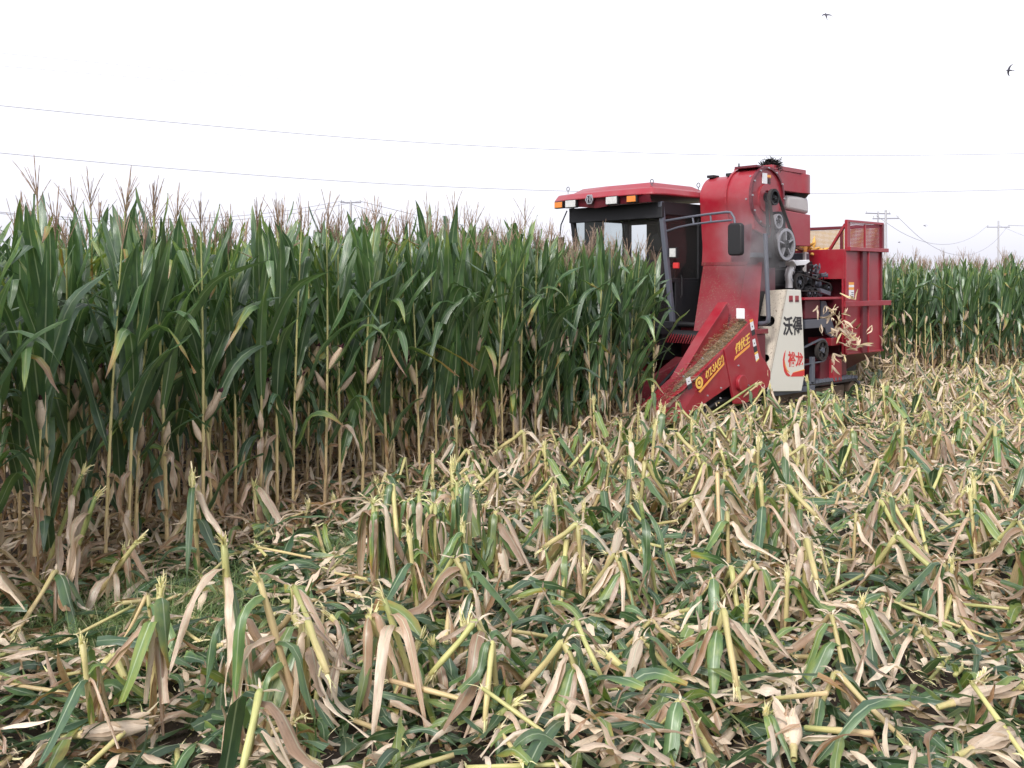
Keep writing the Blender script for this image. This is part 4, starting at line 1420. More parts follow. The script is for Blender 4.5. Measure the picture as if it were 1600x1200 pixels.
# door: lower panel, glass
mb = MB()
mb.box(2.0, 2.60, cy0 + .01, cy0 + .035, zf + .05, 2.0, 'interior')
mb.box(2.64, cur - .08, cy0 + .02, cy0 + .05, zf, 2.9, 'interior')
door = mb.build('door', HV, 0.004)
mb = MB(); mb.tube([(2.08, cy0 - .03, 1.75), (2.08, cy0 - .05, 1.80), (2.08, cy0 - .05, 2.05), (2.08, cy0 - .03, 2.1)], 0.012, 'black'); mb.build('door_handle', door)
def gl(vs, name):
    mb = MB(); mb.faces(vs, [(0, 1, 2, 3)], 'glass'); return mb.build(name, HV)
gl([(1.97, cy0 + .08, zf + .1), (1.97, cy1 - .08, zf + .1), (cuf + .08, cy1 - .08, zr_ - .2), (cuf + .08, cy0 + .08, zr_ - .2)], 'windscreen')
gl([(1.93, cy0 + .04, 2.05), (2.60, cy0 + .04, 2.05), (2.60, cy0 + .04, zr_ - .2), (1.74, cy0 + .04, zr_ - .2)], 'door_window')
gl([(1.93, cy1 - .04, 2.05), (cur - .08, cy1 - .04, 2.05), (cur - .08, cy1 - .04, zr_ - .2), (1.74, cy1 - .04, zr_ - .2)], 'far_side_window')
# wiper, interior mirror on bracket
mb = MB()
mb.obox((cuf + .12, 1.95, 3.0), (cuf + .30, 2.02, 2.45), 0.02, 0.02, 'black')
mb.build('wiper', HV)
mb = MB()
mb.cyl((cuf + .35, 1.38, 2.62), (cuf + .38, 1.40, 2.62), 0.14, 'black', 18)
mb.obox((cuf + .36, 1.38, 2.7), (cuf + .30, 1.38, 3.1), 0.03, 0.03, 'black')
mb.build('interior_mirror', HV, smooth=True)
# seat, console, steering
mb = MB()
mb.box(2.45, 2.95, 1.85, 2.35, 1.62, 1.76, 'seat'); mb.prism([(2.88, 1.75), (3.0, 1.75), (3.08, 2.52), (2.98, 2.52)], 1.87, 2.33, 'seat')
mb.box(2.55, 2.85, 1.95, 2.25, zf, 1.62, 'interior')
mb.build('driver_seat', HV, 0.03)
mb = MB()
mb.obox((2.15, 2.10, zf), (2.25, 2.10, 2.02), 0.09, 0.09, 'interior')
tc = Vector((2.28, 2.10, 2.06)); ax = Vector((-0.5, 0, 0.86)).normalized(); e1 = Vector((0, 1, 0)); e2 = ax.cross(e1)
mb.tube([tc + (e1 * math.cos(t) + e2 * math.sin(t)) * 0.19 for t in [2 * math.pi * k / 20 for k in range(21)]], 0.014, 'black')
mb.obox(tc - e1 * .18, tc + e1 * .18, 0.02, 0.02, 'black')
mb.build('steering_wheel', HV, smooth=True)
# roof
rl = lambda a, b, u: F(a, b, u)
zl = 3.33
plan = [(1.40, 1.05), (1.30, 1.35), (1.27, 2.1), (1.30, 2.78), (1.42, 3.17), (3.30, 3.14), (3.30, 1.00), (1.62, 0.99)]
plan_t = [(1.46, 1.12), (1.40, 1.38), (1.38, 2.1), (1.40, 2.74), (1.48, 3.11), (3.25, 3.08), (3.25, 1.06), (1.66, 1.05)]
mb = MB(); mb.prismz(plan, zl - 0.02, zl + 0.10, 'red', plan_t)
roof = mb.build('cab_roof', HV, 0.03, True)
p2 = [(1.56, 1.22), (1.52, 2.1), (1.58, 2.95), (3.0, 2.95), (3.12, 2.1), (3.0, 1.18)]
p2t = [(1.68, 1.30), (1.66, 2.1), (1.75, 2.82), (2.7, 2.82), (2.8, 2.1), (2.7, 1.30)]
mb = MB(); mb.prismz(p2, zl + 0.095, zl + 0.20, 'red', p2t)
mb.build('roof_cap', roof, 0.02, True)
# visor band under the roof front with the dipped centre, lamps and badge
mb = MB()
vz = zl - 0.03
def band(y):       # lower edge of the visor
    return vz - 0.10 - 0.04 * max(0, 1 - abs(y - 2.15) / 0.38)
N = 24
yy_ = [1.10 + (3.10 - 1.10) * i / N for i in range(N + 1)]
vs = [(1.335 + 0.05 * abs(y - 2.1), y, vz + .01) for y in yy_] + [(1.375 + 0.05 * abs(y - 2.1), y, band(y)) for y in yy_] + [(1.50, y, vz + .01) for y in yy_] + [(1.50, y, band(y) + .02) for y in yy_]
n1 = N + 1
fs = []
for i in range(N):
    fs += [(i, i + 1, i + 1 + n1, i + n1), (i + n1, i + 1 + n1, i + 1 + 3 * n1, i + 3 * n1)]
mb.faces(vs, fs, 'red_dark')
mb.build('roof_visor', roof, smooth=True)
def lamp(name, y, w, h, m, z=vz - 0.045, u=1.315):
    mb = MB(); mb.box(u, u + 0.05, y - w / 2 - .012, y + w / 2 + .012, z - h / 2 - .012, z + h / 2 + .012, 'black')
    o = mb.build(name, roof, 0.006)
    mb = MB(); mb.box(u - 0.012, u - 0.001, y - w / 2, y + w / 2, z - h / 2, z + h / 2, m)
    mb.build('lamp_lens', o, 0.004)
lamp('indicator_lamp', 1.40, 0.17, 0.09, 'amber'); lamp('indicator_lamp', 2.96, 0.17, 0.09, 'amber', u=1.335)
lamp('work_lamp', 1.78, 0.22, 0.11, 'lens', u=1.295); lamp('work_lamp', 2.66, 0.22, 0.11, 'lens', u=1.305)
mb = MB()
hexp = [(2.24 + 0.085 * math.cos(math.radians(a)), vz + 0.0 + 0.085 * math.sin(math.radians(a))) for a in range(0, 360, 60)]
hexi = [(2.24 + 0.062 * math.cos(math.radians(a)), vz + 0.0 + 0.062 * math.sin(math.radians(a))) for a in range(0, 360, 60)]
mb.prismu(hexp, 1.285, 1.31, 'steel'); mb.prismu(hexi, 1.279, 1.284, 'ink')
mb.box(1.273, 1.278, 2.20, 2.22, vz - 0.04, vz + 0.05, 'steel'); mb.box(1.273, 1.278, 2.255, 2.275, vz - 0.05, vz + 0.04, 'steel'); mb.obox((1.275, 2.21, vz + .03), (1.275, 2.265, vz - .03), 0.015, 0.006, 'steel')
mb.build('roof_badge', roof)
mb = MB()
for (u, y) in ((1.55, 2.95), (1.62, 1.25), (2.6, 1.10)):
    z = zl + 0.12
    mb.tube([(u, y, z)] + [(u, y + 0.03 * math.sin(t), z + 0.08 - 0.035 * math.cos(t)) for t in [2 * math.pi * k / 10 for k in range(11)]], 0.007, 'grey', 6)
mb.build('lifting_eyes', roof)
# side lamp on A pillar and red tail lamp, far mirror
mb = MB()
mb.box(1.80, 1.86, cy0 - .16, cy0 - .02, 2.36, 2.52, 'black'); mb.obox((1.85, cy0 - .03, 2.45), (1.87, cy0 + .05, 2.45), .03, .03, 'black')
o = mb.build('side_work_lamp', HV, 0.005)
mb = MB(); mb.box(1.788, 1.799, cy0 - .145, cy0 - .035, 2.375, 2.505, 'lens'); mb.build('lamp_lens', o)
mb = MB(); mb.box(1.86, 1.92, cy0 - .13, cy0 - .04, 2.20, 2.29, 'redvinyl'); mb.obox((1.88, cy0 - .05, 2.25), (1.90, cy0 + .04, 2.25), .02, .02, 'black'); mb.build('red_side_lamp', HV, 0.02)
mb = MB()
mb.tube([(1.62, cy1 + .02, 3.18), (1.58, cy1 + .12, 2.95), (1.57, cy1 + .14, 2.75)], 0.012, 'black'); mb.box(1.55, 1.60, cy1 + .06, cy1 + .20, 2.42, 2.74, 'black')
mb.build('far_mirror', HV, 0.012)
# mirror arm rails + mirror
def P3(px, py, u):
    y, z = F(px, py, u); return (u, y, z)
ua = 1.72
r1 = [P3(1040, 345, ua), P3(1070, 340, 1.60), P3(1105, 335, 1.48), P3(1135, 331.5, 1.38), P3(1142, 332, 1.37), P3(1147, 340, 1.37), P3(1149, 353, 1.37)]
r2 = [P3(1042, 361, ua), P3(1060, 355, 1.62), P3(1080, 351, 1.55), P3(1110, 347, 1.46), P3(1143, 344, 1.372)]
mb = MB(); mb.tube(r1, 0.018, 'grey'); mb.tube(r2, 0.016, 'grey')
for a, b, c_, d_, uu in ((1082, 338, 1084, 350, 1.56), (1110, 334, 1111, 347, 1.47)):
    mb.tube([P3(a, b, uu), P3(c_, d_, uu)], 0.014, 'grey')
arm = mb.build('mirror_arm', HV, smooth=True)
my0, mz0 = F(1150, 374, 1.37)
mb = MB()
hw, hh = 0.115, 0.225
mp = []
for sx, sz in ((1, 1), (-1, 1), (-1, -1), (1, -1)):
    for k in range(4):
        t = math.radians({(1, 1): 0, (-1, 1): 90, (-1, -1): 180, (1, -1): 270}[(sx, sz)] + 30 * k)
        mp.append((my0 + sx * (hw - .05) + .05 * math.cos(t), mz0 + sz * (hh - .05) + .05 * math.sin(t)))
mb.prismu(mp, 1.33, 1.41, 'black')
mir = mb.build('mirror', HV, 0.02, True, label='large black mirror on the long grey arm')
mb = MB(); mb.prismu([(my0 + (a - my0) * .85, mz0 + (b - mz0) * .9) for a, b in mp], 1.411, 1.415, 'steel'); mb.build('mirror_glass', mir)

# --- tall grey pipe in front of the cream panel
mb = MB()
uq = 2.42
mb.tube([P3(1196, 365, uq), P3(1197, 400, uq), P3(1199, 450, uq), P3(1201, 495, uq), P3(1200, 502, uq), P3(1196, 505, uq + .02), P3(1180, 506, uq + .05)], 0.034, 'grey', 12)
mb.build('grey_pipe', HV, smooth=True)

# --- cream side panel (wraps from the dirty front face to the clean side face)
ys_ = -0.205
side = [S(1229, 452, ys_), S(1251.5, 453, ys_), S(1254, 490, ys_), S(1257, 562, ys_), S(1256.5, 590, ys_), S(1252.5, 611, ys_), S(1200, 612, ys_), S(1203, 585, ys_)]
mb = MB(); mb.prism(side, ys_, ys_ + 0.03, 'cream')
cp = mb.build('cream_side_panel', HV, 0.008)
# front face: between the crease line and a parallel line further in, with two rounded notches
cr_top, cr_bot = side[0], side[-1]
cr_bb = side[-2]
def crease(z):
    if z > cr_bot[1]:
        f = (z - cr_bot[1]) / (cr_top[1] - cr_bot[1]); return cr_bot[0] + (cr_top[0] - cr_bot[0]) * f
    f = (z - cr_bb[1]) / (cr_bot[1] - cr_bb[1]); return cr_bb[0] + (cr_bot[0] - cr_bb[0]) * f
def FL(px, py):    # pixel on the leaning front face -> (y, z)
    u = 2.9
    for _ in range(12):
        y, z = F(px, py, u); u = crease(z)
    return (y, z)
yin = 0.62
outl = [(ys_, cr_top[1]), FL(1204, 453.5), FL(1183, 467), (yin, FL(1177, 494)[1])]
n1a, n1b = FL(1180, 494), FL(1205, 494); n1c, n1d = FL(1205, 510), FL(1180, 511)
xr = n1b[0]; zt1, zb1 = n1b[1], n1c[1]
rad_ = (zt1 - zb1) / 2
outl += [(yin, zt1)] + [(xr - rad_ * math.sin(math.radians(a)), (zt1 + zb1) / 2 + rad_ * math.cos(math.radians(a))) for a in range(0, 181, 20)] + [(yin, zb1)]
n2 = FL(1198, 554); n2b = FL(1198, 566); r2_ = (n2[1] - n2b[1]) / 2
outl += [(yin, n2[1])] + [(n2[0] - r2_ * math.sin(math.radians(a)), (n2[1] + n2b[1]) / 2 + r2_ * math.cos(math.radians(a))) for a in range(0, 181, 20)] + [(yin, n2b[1]), (yin, cr_bot[1]), (ys_, cr_bot[1])]
mb = MB()
nn_ = len(outl)
vs = [(crease(z), y, z) for y, z in outl] + [(crease(z) + 0.03, y, z) for y, z in outl]
mb.faces(vs, [tuple(range(nn_)), tuple(range(2 * nn_ - 1, nn_ - 1, -1))] + [(i, i + nn_, (i + 1) % nn_ + nn_, (i + 1) % nn_) for i in range(nn_)], 'cream_dirty')
mb.build('cream_front_panel', HV, 0.0, label='cream front panel splashed with mud specks')
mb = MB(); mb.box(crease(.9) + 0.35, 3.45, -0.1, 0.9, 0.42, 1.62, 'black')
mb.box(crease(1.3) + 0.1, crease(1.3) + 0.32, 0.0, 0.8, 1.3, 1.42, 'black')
mb.build('engine_bay', HV, 0.01)
for a in (1235.5, 1245):
    u, z = S(a, 466.5, ys_); mb = MB(); mb.box(u - 0.05, u + 0.05, ys_ - 0.006, ys_ - 0.001, z - 0.05, z + 0.045, 'red'); mb.box(u - 0.05, u + 0.05, ys_ - 0.009, ys_ - 0.0065, z - 0.05, z - 0.02, 'red_dark')
    mb.build('vent_slot', cp)

# lettering
def glyphs(txt, size, mat, bold=0.0, ext=0.0015):
    c = bpy.data.curves.new('text', 'FONT')
    c.body = txt; c.size = size; c.extrude = ext; c.offset = bold
    o = bpy.data.objects.new('text', c)
    scene.collection.objects.link(o)
    dg = bpy.context.evaluated_depsgraph_get()
    me = bpy.data.meshes.new_from_object(o.evaluated_get(dg))
    bpy.data.objects.remove(o); bpy.data.curves.remove(c)
    me.materials.clear(); me.materials.append(M[mat])
    return me
def place_text(name, txt, quad, mat, parent, y, bold=0.0):
    """stretch lettering to fill quad = 4 points (u, z): lower left, lower right, upper right, upper left (as read)"""
    me = glyphs(txt, 1.0, mat, bold)
    co = np.array([v.co[:] for v in me.vertices])
    x0, x1, y0, y1 = co[:, 0].min(), co[:, 0].max(), co[:, 1].min(), co[:, 1].max()
    q = np.array(quad)
    for i, v in enumerate(me.vertices):
        a = (co[i, 0] - x0) / (x1 - x0); b = (co[i, 1] - y0) / (y1 - y0)
        p = (1 - a) * (1 - b) * q[0] + a * (1 - b) * q[1] + a * b * q[2] + (1 - a) * b * q[3]
        v.co = (p[0], y - (0.002 if co[i, 2] > 0 else 0.0005), p[1])
    o = link(bpy.data.objects.new(name, me), parent)
    return o
QS = lambda l, y=ys_: [S(a, b, y) for a, b in l]
place_text('panel_lettering', '沃得', QS([(1223, 524.5), (1253.3, 524), (1253, 494), (1223.5, 494)]), 'ink', cp, ys_ - 0.001, 0.032)
place_text('panel_lettering', '裕龙', QS([(1231, 573.5), (1254.8, 572.5), (1254.5, 551), (1231, 548)]), 'redvinyl', cp, ys_ - 0.001, 0.030)
mb = MB()
sw = [(1227.5, 547), (1224.8, 553), (1223.2, 562), (1223.5, 571), (1225, 580), (1228, 586), (1232, 588.5), (1235, 587), (1229.5, 581), (1226, 572), (1225.6, 561)]
pts = QS(sw); mb.prism(pts, ys_ - 0.003, ys_ - 0.0005, 'redvinyl')
sw = [(1235.3, 588.5), (1238.8, 582.2), (1256.8, 578), (1256.8, 588.0)]
mb.prism(QS(sw), ys_ - 0.003, ys_ - 0.0005, 'redvinyl')
sw = [(1225.6, 562), (1226.3, 572), (1229.5, 580.4), (1234, 582.5), (1230, 577.5), (1227.2, 570)]
mb.prism(QS(sw), ys_ - 0.0032, ys_ - 0.0006, 'orange')
sw = [(1239.6, 581.6), (1256.8, 576.8), (1256.8, 578.2), (1239, 582.4)]
mb.prism(QS(sw), ys_ - 0.0032, ys_ - 0.0006, 'orange')
mb.build('swoosh', cp)
# header lettering
yt = yo - 0.002
place_text('model_lettering', '4YZ-3A(G6)', [S(a, b, yo) for a, b in ((1103.5, 598), (1131, 568.5), (1129.5, 553), (1101, 582))], 'yellow', outer, yt, 0.028)
mb = MB()
mb.prism([S(a, b, yo) for a, b in ((1091, 612), (1094, 613.5), (1131.5, 569.5), (1131.5, 566), (1096, 606.5))], yo - 0.003, yo - 0.0005, 'orange')
lc = S(1092.5, 598, yo)
mb.ring(lc, 0.085, 0.050, yo - 0.003, yo - 0.0005, 'yellow', 18); mb.ring(lc, 0.03, 0.004, yo - 0.003, yo - 0.0005, 'yellow', 12)
mb.build('lettering_stripe', outer)
yr = yo - 0.012
place_text('side_lettering', '倒伏王', [S(a, b, yr) for a, b in ((1149, 554), (1171.5, 536), (1171.5, 518), (1148.5, 538))], 'yellow', rearp, yr - 0.001, 0.03)
mb = MB(); mb.prism([S(a, b, yr) for a, b in ((1147, 563), (1148.5, 557.5), (1171.5, 537.5), (1171.5, 541.5))], yr - 0.003, yr - 0.0005, 'orange')
mb.build('lettering_stripe', rearp)
def sticker(quad, parent, y, cols):
    q = [S(a, b, y) for a, b in quad]    # ul, ur, lr, ll
    n = sum(c[0] for c in cols); s = 0
    mb = MB()
    for h, m in cols:
        f0, f1 = s / n, (s + h) / n; s += h
        L = lambda i, j, f: (q[i][0] + (q[j][0] - q[i][0]) * f, q[i][1] + (q[j][1] - q[i][1]) * f)
        mb.prism([L(0, 3, f0), L(1, 2, f0), L(1, 2, f1), L(0, 3, f1)], y - 0.003, y - 0.0005, m)
        if m == 'white' and h > 2:
            a, b = L(0, 3, (f0 * .6 + f1 * .4)), L(1, 2, (f0 * .4 + f1 * .6))
            mb.prism([(a[0] + (b[0] - a[0]) * .35, a[1]), (a[0] + (b[0] - a[0]) * .65, a[1]), (a[0] + (b[0] - a[0]) * .6, b[1] - .02), (a[0] + (b[0] - a[0]) * .4, b[1] - .02)], y - 0.0045, y - 0.0031, 'ink')
    mb.build('warning_sticker', parent)
sticker([(1171, 500), (1176, 498), (1180, 522), (1175, 525)], rearp, yr, [(1, 'orange'), (3, 'white'), (2, 'ink')])
sticker([(1175.5, 531), (1179.5, 529), (1183.5, 548), (1178.5, 551)], rearp, yr, [(3, 'white'), (2.4, 'ink')])
sticker([(1178.8, 551.5), (1183.5, 548.5), (1186, 561), (1181.5, 566)], rearp, yr, [(1, 'yellow'), (3, 'white'), (.6, 'yellow')])
sticker([(1071.5, 592), (1078, 588), (1082, 606), (1075, 610)], outer, yo, [(3, 'white'), (2.4, 'ink')])
wy1, wz0 = F(1150, 498, 1.90); wy0, wz1 = F(1163, 482, 1.90)
mb = MB(); mb.box(1.90, 1.915, wy0, wy1, wz0, wz1, 'white'); mb.build('white_plate', HV, 0.01)

# --- engine clutter behind / above the cream panel
mb = MB()
zz0 = 1.9
hp = [S(a, b, 0.1) for a, b in ((1233, 450), (1233, 440), (1232, 430), (1234, 422), (1238, 415), (1240, 408))]
mb.tube([(u, 0.1, z) for u, z in hp], [0.058, 0.056, 0.058, 0.062, 0.055, 0.05], 'insul', 14)
mb.build('wrapped_exhaust', HV, smooth=True, label='silver wrapped exhaust pipe with bands')
mb = MB()
for a, b in ((1233, 438), (1235, 424), (1236.5, 417)):
    u, z = S(a, b, 0.1); mb.cyl((u - .01, 0.1, z - .008), (u + .01, 0.1, z + .008), 0.068, 'steel', 14)
mb.build('exhaust_clamps', HV)
mb = MB(); mb.prism([S(a, b, 0.0) for a, b in ((1238, 408), (1263, 406), (1264, 409), (1257, 414), (1243, 415))], -0.02, 0.22, 'white'); mb.build('white_cover', HV, 0.006)
mb = MB()
e0 = S(1262, 450, 0.3)
def eb(x0, y0, x1, y1, ya, yb_, m):
    a = S(x0, y0, ya); b = S(x1, y1, ya)
    mb.box(a[0], b[0], ya, yb_, min(a[1], b[1]), max(a[1], b[1]), m)
eb(1240, 420, 1262, 452, 0.35, 1.1, 'black')
eb(1252, 408, 1270, 430, 0.30, 0.9, 'black')
eb(1258, 395, 1265, 412, 0.35, 0.7, 'grey')
eb(1246, 445, 1296, 462, 0.22, 1.2, 'black')
eb(1270, 425, 1290, 446, 0.30, 1.1, 'red_dark')
eng = mb.build('engine_block', HV, 0.015)
random.seed(4)
mb = MB()
for _ in range(26):
    a = (rv(1242, 1296), rv(412, 460)); b = (a[0] + rv(-14, 14), a[1] + rv(-10, 10)); yy0 = rv(0.08, 0.28)
    p, q = S(*a, yy0), S(*b, yy0)
    mid = ((p[0] + q[0]) / 2 + rv(-.05, .05), yy0 - rv(0, .06), (p[1] + q[1]) / 2 + rv(-.08, .08))
    mb.tube([(p[0], yy0, p[1]), mid, (q[0], yy0, q[1])], rv(0.008, 0.022), random.choice(['black', 'black', 'grey', 'rubber', 'steel']), 6)
for _ in range(16):
    a = S(rv(1244, 1294), rv(414, 458), 0.2); r = rv(0.03, 0.07)
    mb.cyl((a[0], 0.12, a[1]), (a[0], 0.24, a[1]), r, random.choice(['black', 'grey', 'black']), 12)
mb.build('hoses_and_fittings', HV, smooth=True)
c1 = S(1246, 441, 0.05)
c2 = S(1291, 449, 0.05)
pulley('engine_pulley', c1, 0.125, 0.05, 'black', 6, 0.05, 'grey')
pulley('small_pulley', S(1262, 458, 0.05), 0.08, 0.06, 'black', 4, 0.05, 'grey')
pulley('small_pulley', S(1270, 457, 0.05), 0.085, 0.06, 'black', 4, 0.05, 'grey')
pulley('small_pulley', c2, 0.06, 0.05, 'black', 0, 0.05, 'grey')
belt(c1, 0.125, c2, 0.06, 0.0, 0.045)
mb = MB(); q = [S(a, b, 0.0) for a, b in ((1279, 450), (1296, 456), (1295, 462), (1281, 457))]; mb.prism(q, -0.03, 0.05, 'grey'); mb.build('belt_bracket', HV, 0.004)

# --- hopper
yh = -0.20
hu0, _ = S(1322, 390, yh); hu1, _ = S(1379, 395, yh)
hzt = S(1322, 389, yh)[1]; hzb = S(1325, 554, yh)[1]
yh1 = 2.75
mb = MB()
T = 0.03
mb.box(hu0, hu1, yh, yh + T, hzb, hzt, 'red')                       # side facing the viewer
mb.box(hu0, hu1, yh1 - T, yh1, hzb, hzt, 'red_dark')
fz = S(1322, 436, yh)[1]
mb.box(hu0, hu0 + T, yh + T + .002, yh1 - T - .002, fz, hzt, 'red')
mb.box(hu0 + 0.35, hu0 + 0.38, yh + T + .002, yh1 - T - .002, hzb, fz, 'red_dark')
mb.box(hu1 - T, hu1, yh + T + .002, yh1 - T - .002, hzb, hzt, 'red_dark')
mb.box(hu0 + T + .002, hu1 - T - .002, yh + T + .002, yh1 - T - .002, fz + 0.05, fz + 0.08, 'red_dark')
hop = mb.build('hopper', HV, 0.006)
# sloping underside
mb = MB()
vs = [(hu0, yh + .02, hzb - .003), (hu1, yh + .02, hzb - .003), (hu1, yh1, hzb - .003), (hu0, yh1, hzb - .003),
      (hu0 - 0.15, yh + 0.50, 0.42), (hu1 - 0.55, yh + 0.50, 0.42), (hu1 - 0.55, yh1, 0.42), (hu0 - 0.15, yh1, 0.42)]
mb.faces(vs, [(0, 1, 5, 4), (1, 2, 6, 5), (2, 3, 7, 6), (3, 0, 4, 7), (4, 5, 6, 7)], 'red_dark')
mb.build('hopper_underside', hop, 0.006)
# ribs: vertical, horizontal, edges
mb = MB()
ur, _ = S(1351.5, 450, yh)
mb.box(ur - 0.17, ur - 0.0, yh - 0.05, yh - 0.001, hzb + 0.01, hzt - .01, 'red_dark')
mb.box(ur, ur + 0.03, yh - 0.07, yh - 0.001, hzb + 0.01, hzt - .01, 'red')
mb.box(hu1 - 0.10, hu1 - 0.06, yh - 0.03, yh - 0.001, hzb + 0.01, hzt - .01, 'red_dark')
zc1 = S(1350, 474, yh)[1]
mb.box(hu0 - 0.22, hu1 + 0.10, yh - 0.11, yh - 0.072, zc1 - 0.04, zc1 + 0.045, 'red')
mb.box(hu0 - 0.02, hu1 + 0.05, yh - 0.09, yh - 0.001, hzt - 0.03, hzt + 0.035, 'red')
mb.box(hu0, hu1, yh - 0.02, yh - 0.001, hzb, hzb + 0.03, 'red')
mb.build('hopper_ribs', hop, 0.004)
# recess walls in the hopper front
mb = MB()
uR, _ = S(1316, 500, yh)
mb.box(hu0 - 0.02, hu0 + 0.34, yh + 0.04, yh + 0.07, hzb, fz - .003, 'red')
mb.build('hopper_cheek', hop, 0.004)
# mesh guard on the viewer's side
gz = S(1322, 345, yh)[1]
mb = MB()
mb.obox((hu0 + .02, yh, hzt), (hu0 + .02, yh, gz), 0.05, 0.05, 'red'); mb.obox((hu1 - .03, yh, hzt), (hu1 - .03, yh, gz), 0.06, 0.06, 'red_dark')
mb.obox((hu0, yh, gz), (hu1, yh, gz), 0.05, 0.04, 'red')
um = (hu0 + hu1) / 2
mb.obox((um, yh, hzt + .04), (um, yh, gz - .03), 0.03, 0.03, 'red')
mb.box(hu0 + .04, hu0 + .13, yh - .004, yh + .004, hzt + .04, gz - .02, 'red')
ya = F(1296, 389, hu0)[0]
mb.obox((hu0 + .02, ya, hzt), (hu0 + .02, yh + .02, gz - .05), 0.05, 0.04, 'red')
mb.build('guard_frame', hop, 0.004)
mb = MB(); mb.faces([(hu0 + .04, yh, hzt + .03), (hu1 - .05, yh, hzt + .03), (hu1 - .05, yh, gz - .02), (hu0 + .04, yh, gz - .02)], [(0, 1, 2, 3)], 'screen_red')
mb.build('perforated_guard', hop)
# far / rear guards with the yellowish perforated sheet, above the rim
mb = MB()
ur_ = hu1 - .02
zg2 = F(1285, 357, ur_)[1]
mb.obox((ur_, yh, zg2), (ur_, yh1, zg2), 0.04, 0.05, 'red_dark')
for y in (0.55, 1.35, 2.1, yh1 - .03):
    mb.obox((ur_, y, hzt), (ur_, y, zg2 - .02), 0.05, 0.05, 'red_dark')
mb.obox((hu0, yh1 - .02, zg2), (hu1, yh1 - .02, zg2), 0.04, 0.05, 'red_dark')
mb.build('rear_guard_frame', hop, 0.004)
mb = MB(); mb.faces([(ur_, yh, hzt), (ur_, yh1, hzt), (ur_, yh1, zg2 - .02), (ur_, yh, zg2 - .02)], [(0, 1, 2, 3)], 'screen_yellow')
mb.faces([(hu0, yh1 - .02, hzt), (hu1 - .03, yh1 - .02, hzt), (hu1 - .03, yh1 - .02, zg2 - .02), (hu0, yh1 - .02, zg2 - .02)], [(0, 1, 2, 3)], 'screen_yellow')
mb.build('yellow_rear_guard', hop)
mb = MB()  # rim channel and rail towards the fan, small upright, cable
ru = S(1238, 385, 0.2)
mb.obox((hu0, 0.6, hzt + 0.0), (hu0 - 1.15, 0.25, hzt + 0.10), 0.05, 0.05, 'red_dark')
mb.obox((hu0, 1.2, hzt - 0.02), (hu0 - 1.15, 1.0, hzt + 0.12), 0.05, 0.06, 'black')
mb.box(hu0 - .45, hu0 - .38, 0.5, 0.57, hzt - .02, hzt + .22, 'red_dark')
mb.build('conveyor_rail', HV, 0.004)
mb = MB()
wa = S(1277, 396, -.02); wb_ = S(1276, 440, -.02)
mb.box(wa[0], wa[0] + .045, 0.2, 0.24, wb_[1], wa[1], 'insul'); mb.box(wa[0], wa[0] + .11, 0.2, 0.24, wa[1], wa[1] + .03, 'insul')
mb.build('pale_channel', HV)
mb = MB()
for a in ((1258, 400), (1262, 425), (1268, 412)):
    u, z = S(*a, 0.5); mb.obox((u - .1, 0.5, z - .2), (u + .05, 0.5, z + .2), 0.05, 0.02, 'orange')
mb.build('yellow_brackets', HV)
u0_, z0_ = S(1328, 441, yh - .02); u1_, z1_ = S(1334, 467, yh - .02)
mb = MB()
for f0, f1, m_ in ((0, .16, 'orange'), (.16, .30, 'white'), (.30, .46, 'orange'), (.46, 1, 'white')):
    mb.box(u0_, u0_ + 0.17, yh - 0.004, yh - 0.001, z0_ + (z1_ - z0_) * f1, z0_ + (z1_ - z0_) * f0, m_)
for k in range(3):
    mb.box(u0_ + .08, u0_ + .15, yh - 0.006, yh - 0.0041, z1_ + .04 + k * .03, z1_ + .05 + k * .03, 'ink')
mb.build('hopper_sticker', hop)

# --- husking outlet, lower boxes, frame
mb = MB()
sh = S(1254, 467, -.1); sh2 = S(1312, 467, -.1)
mb.box(sh[0], hu0 + .1, -0.14, 0.9, sh[1] - .02, sh[1] + .02, 'red')
bx0, bx1 = S(1256, 480, 0.0), S(1279.5, 497, 0.0)
mb.box(bx0[0], bx1[0], -0.02, 0.9, S(1260, 498, 0)[1], sh[1] - .025, 'red_dark')
mb.build('husker_housing', HV, 0.008)
mb = MB()
gb0, gb1 = S(1256, 500, -.05), S(1282, 510, -.05)
mb.box(gb0[0], gb1[0] + .1, -0.08, 0.8, gb1[1] - .02, gb0[1], 'grey')
q = [S(a, b, 0.02) for a, b in ((1280, 470), (1281, 498), (1289, 522), (1300, 530), (1300, 512), (1287, 470))]
mb.prism(q, -0.02, 0.02, 'grey')
mb.build('chute_cheek', HV, 0.006)
mb = MB()
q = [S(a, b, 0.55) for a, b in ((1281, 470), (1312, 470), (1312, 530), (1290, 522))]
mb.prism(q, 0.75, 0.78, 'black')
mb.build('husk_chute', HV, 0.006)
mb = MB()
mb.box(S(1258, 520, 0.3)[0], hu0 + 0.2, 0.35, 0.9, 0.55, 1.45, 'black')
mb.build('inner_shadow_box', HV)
pcl = S(1281, 547, -0.05)
pulley('husker_pulley', pcl, 0.17, -0.05, 'rubber', 6, 0.06, 'grey')
pc0 = S(1246, 562, 0.0)
belt(pcl, 0.17, (pcl[0] - 0.95, pcl[1] - 0.12), 0.09, -0.10, -0.055, 0.02, 'grey', 'husker_belt')
mb = MB()
mb.box(S(1266, 560, -.08)[0], S(1270, 560, -.08)[0], -0.12, -0.06, 0.40, 0.80, 'grey')
g0, g1 = S(1253, 606, -.1), S(1270, 606, -.1)
mb.box(g0[0] - 1.0, g1[0], -0.14, -0.06, g0[1] - .06, g0[1] + .02, 'grey')
mb.box(3.0, 6.2, 0.3, 2.7, 0.42, 0.55, 'black')
mb.build('chassis_frame', HV, 0.005)
mb = MB()
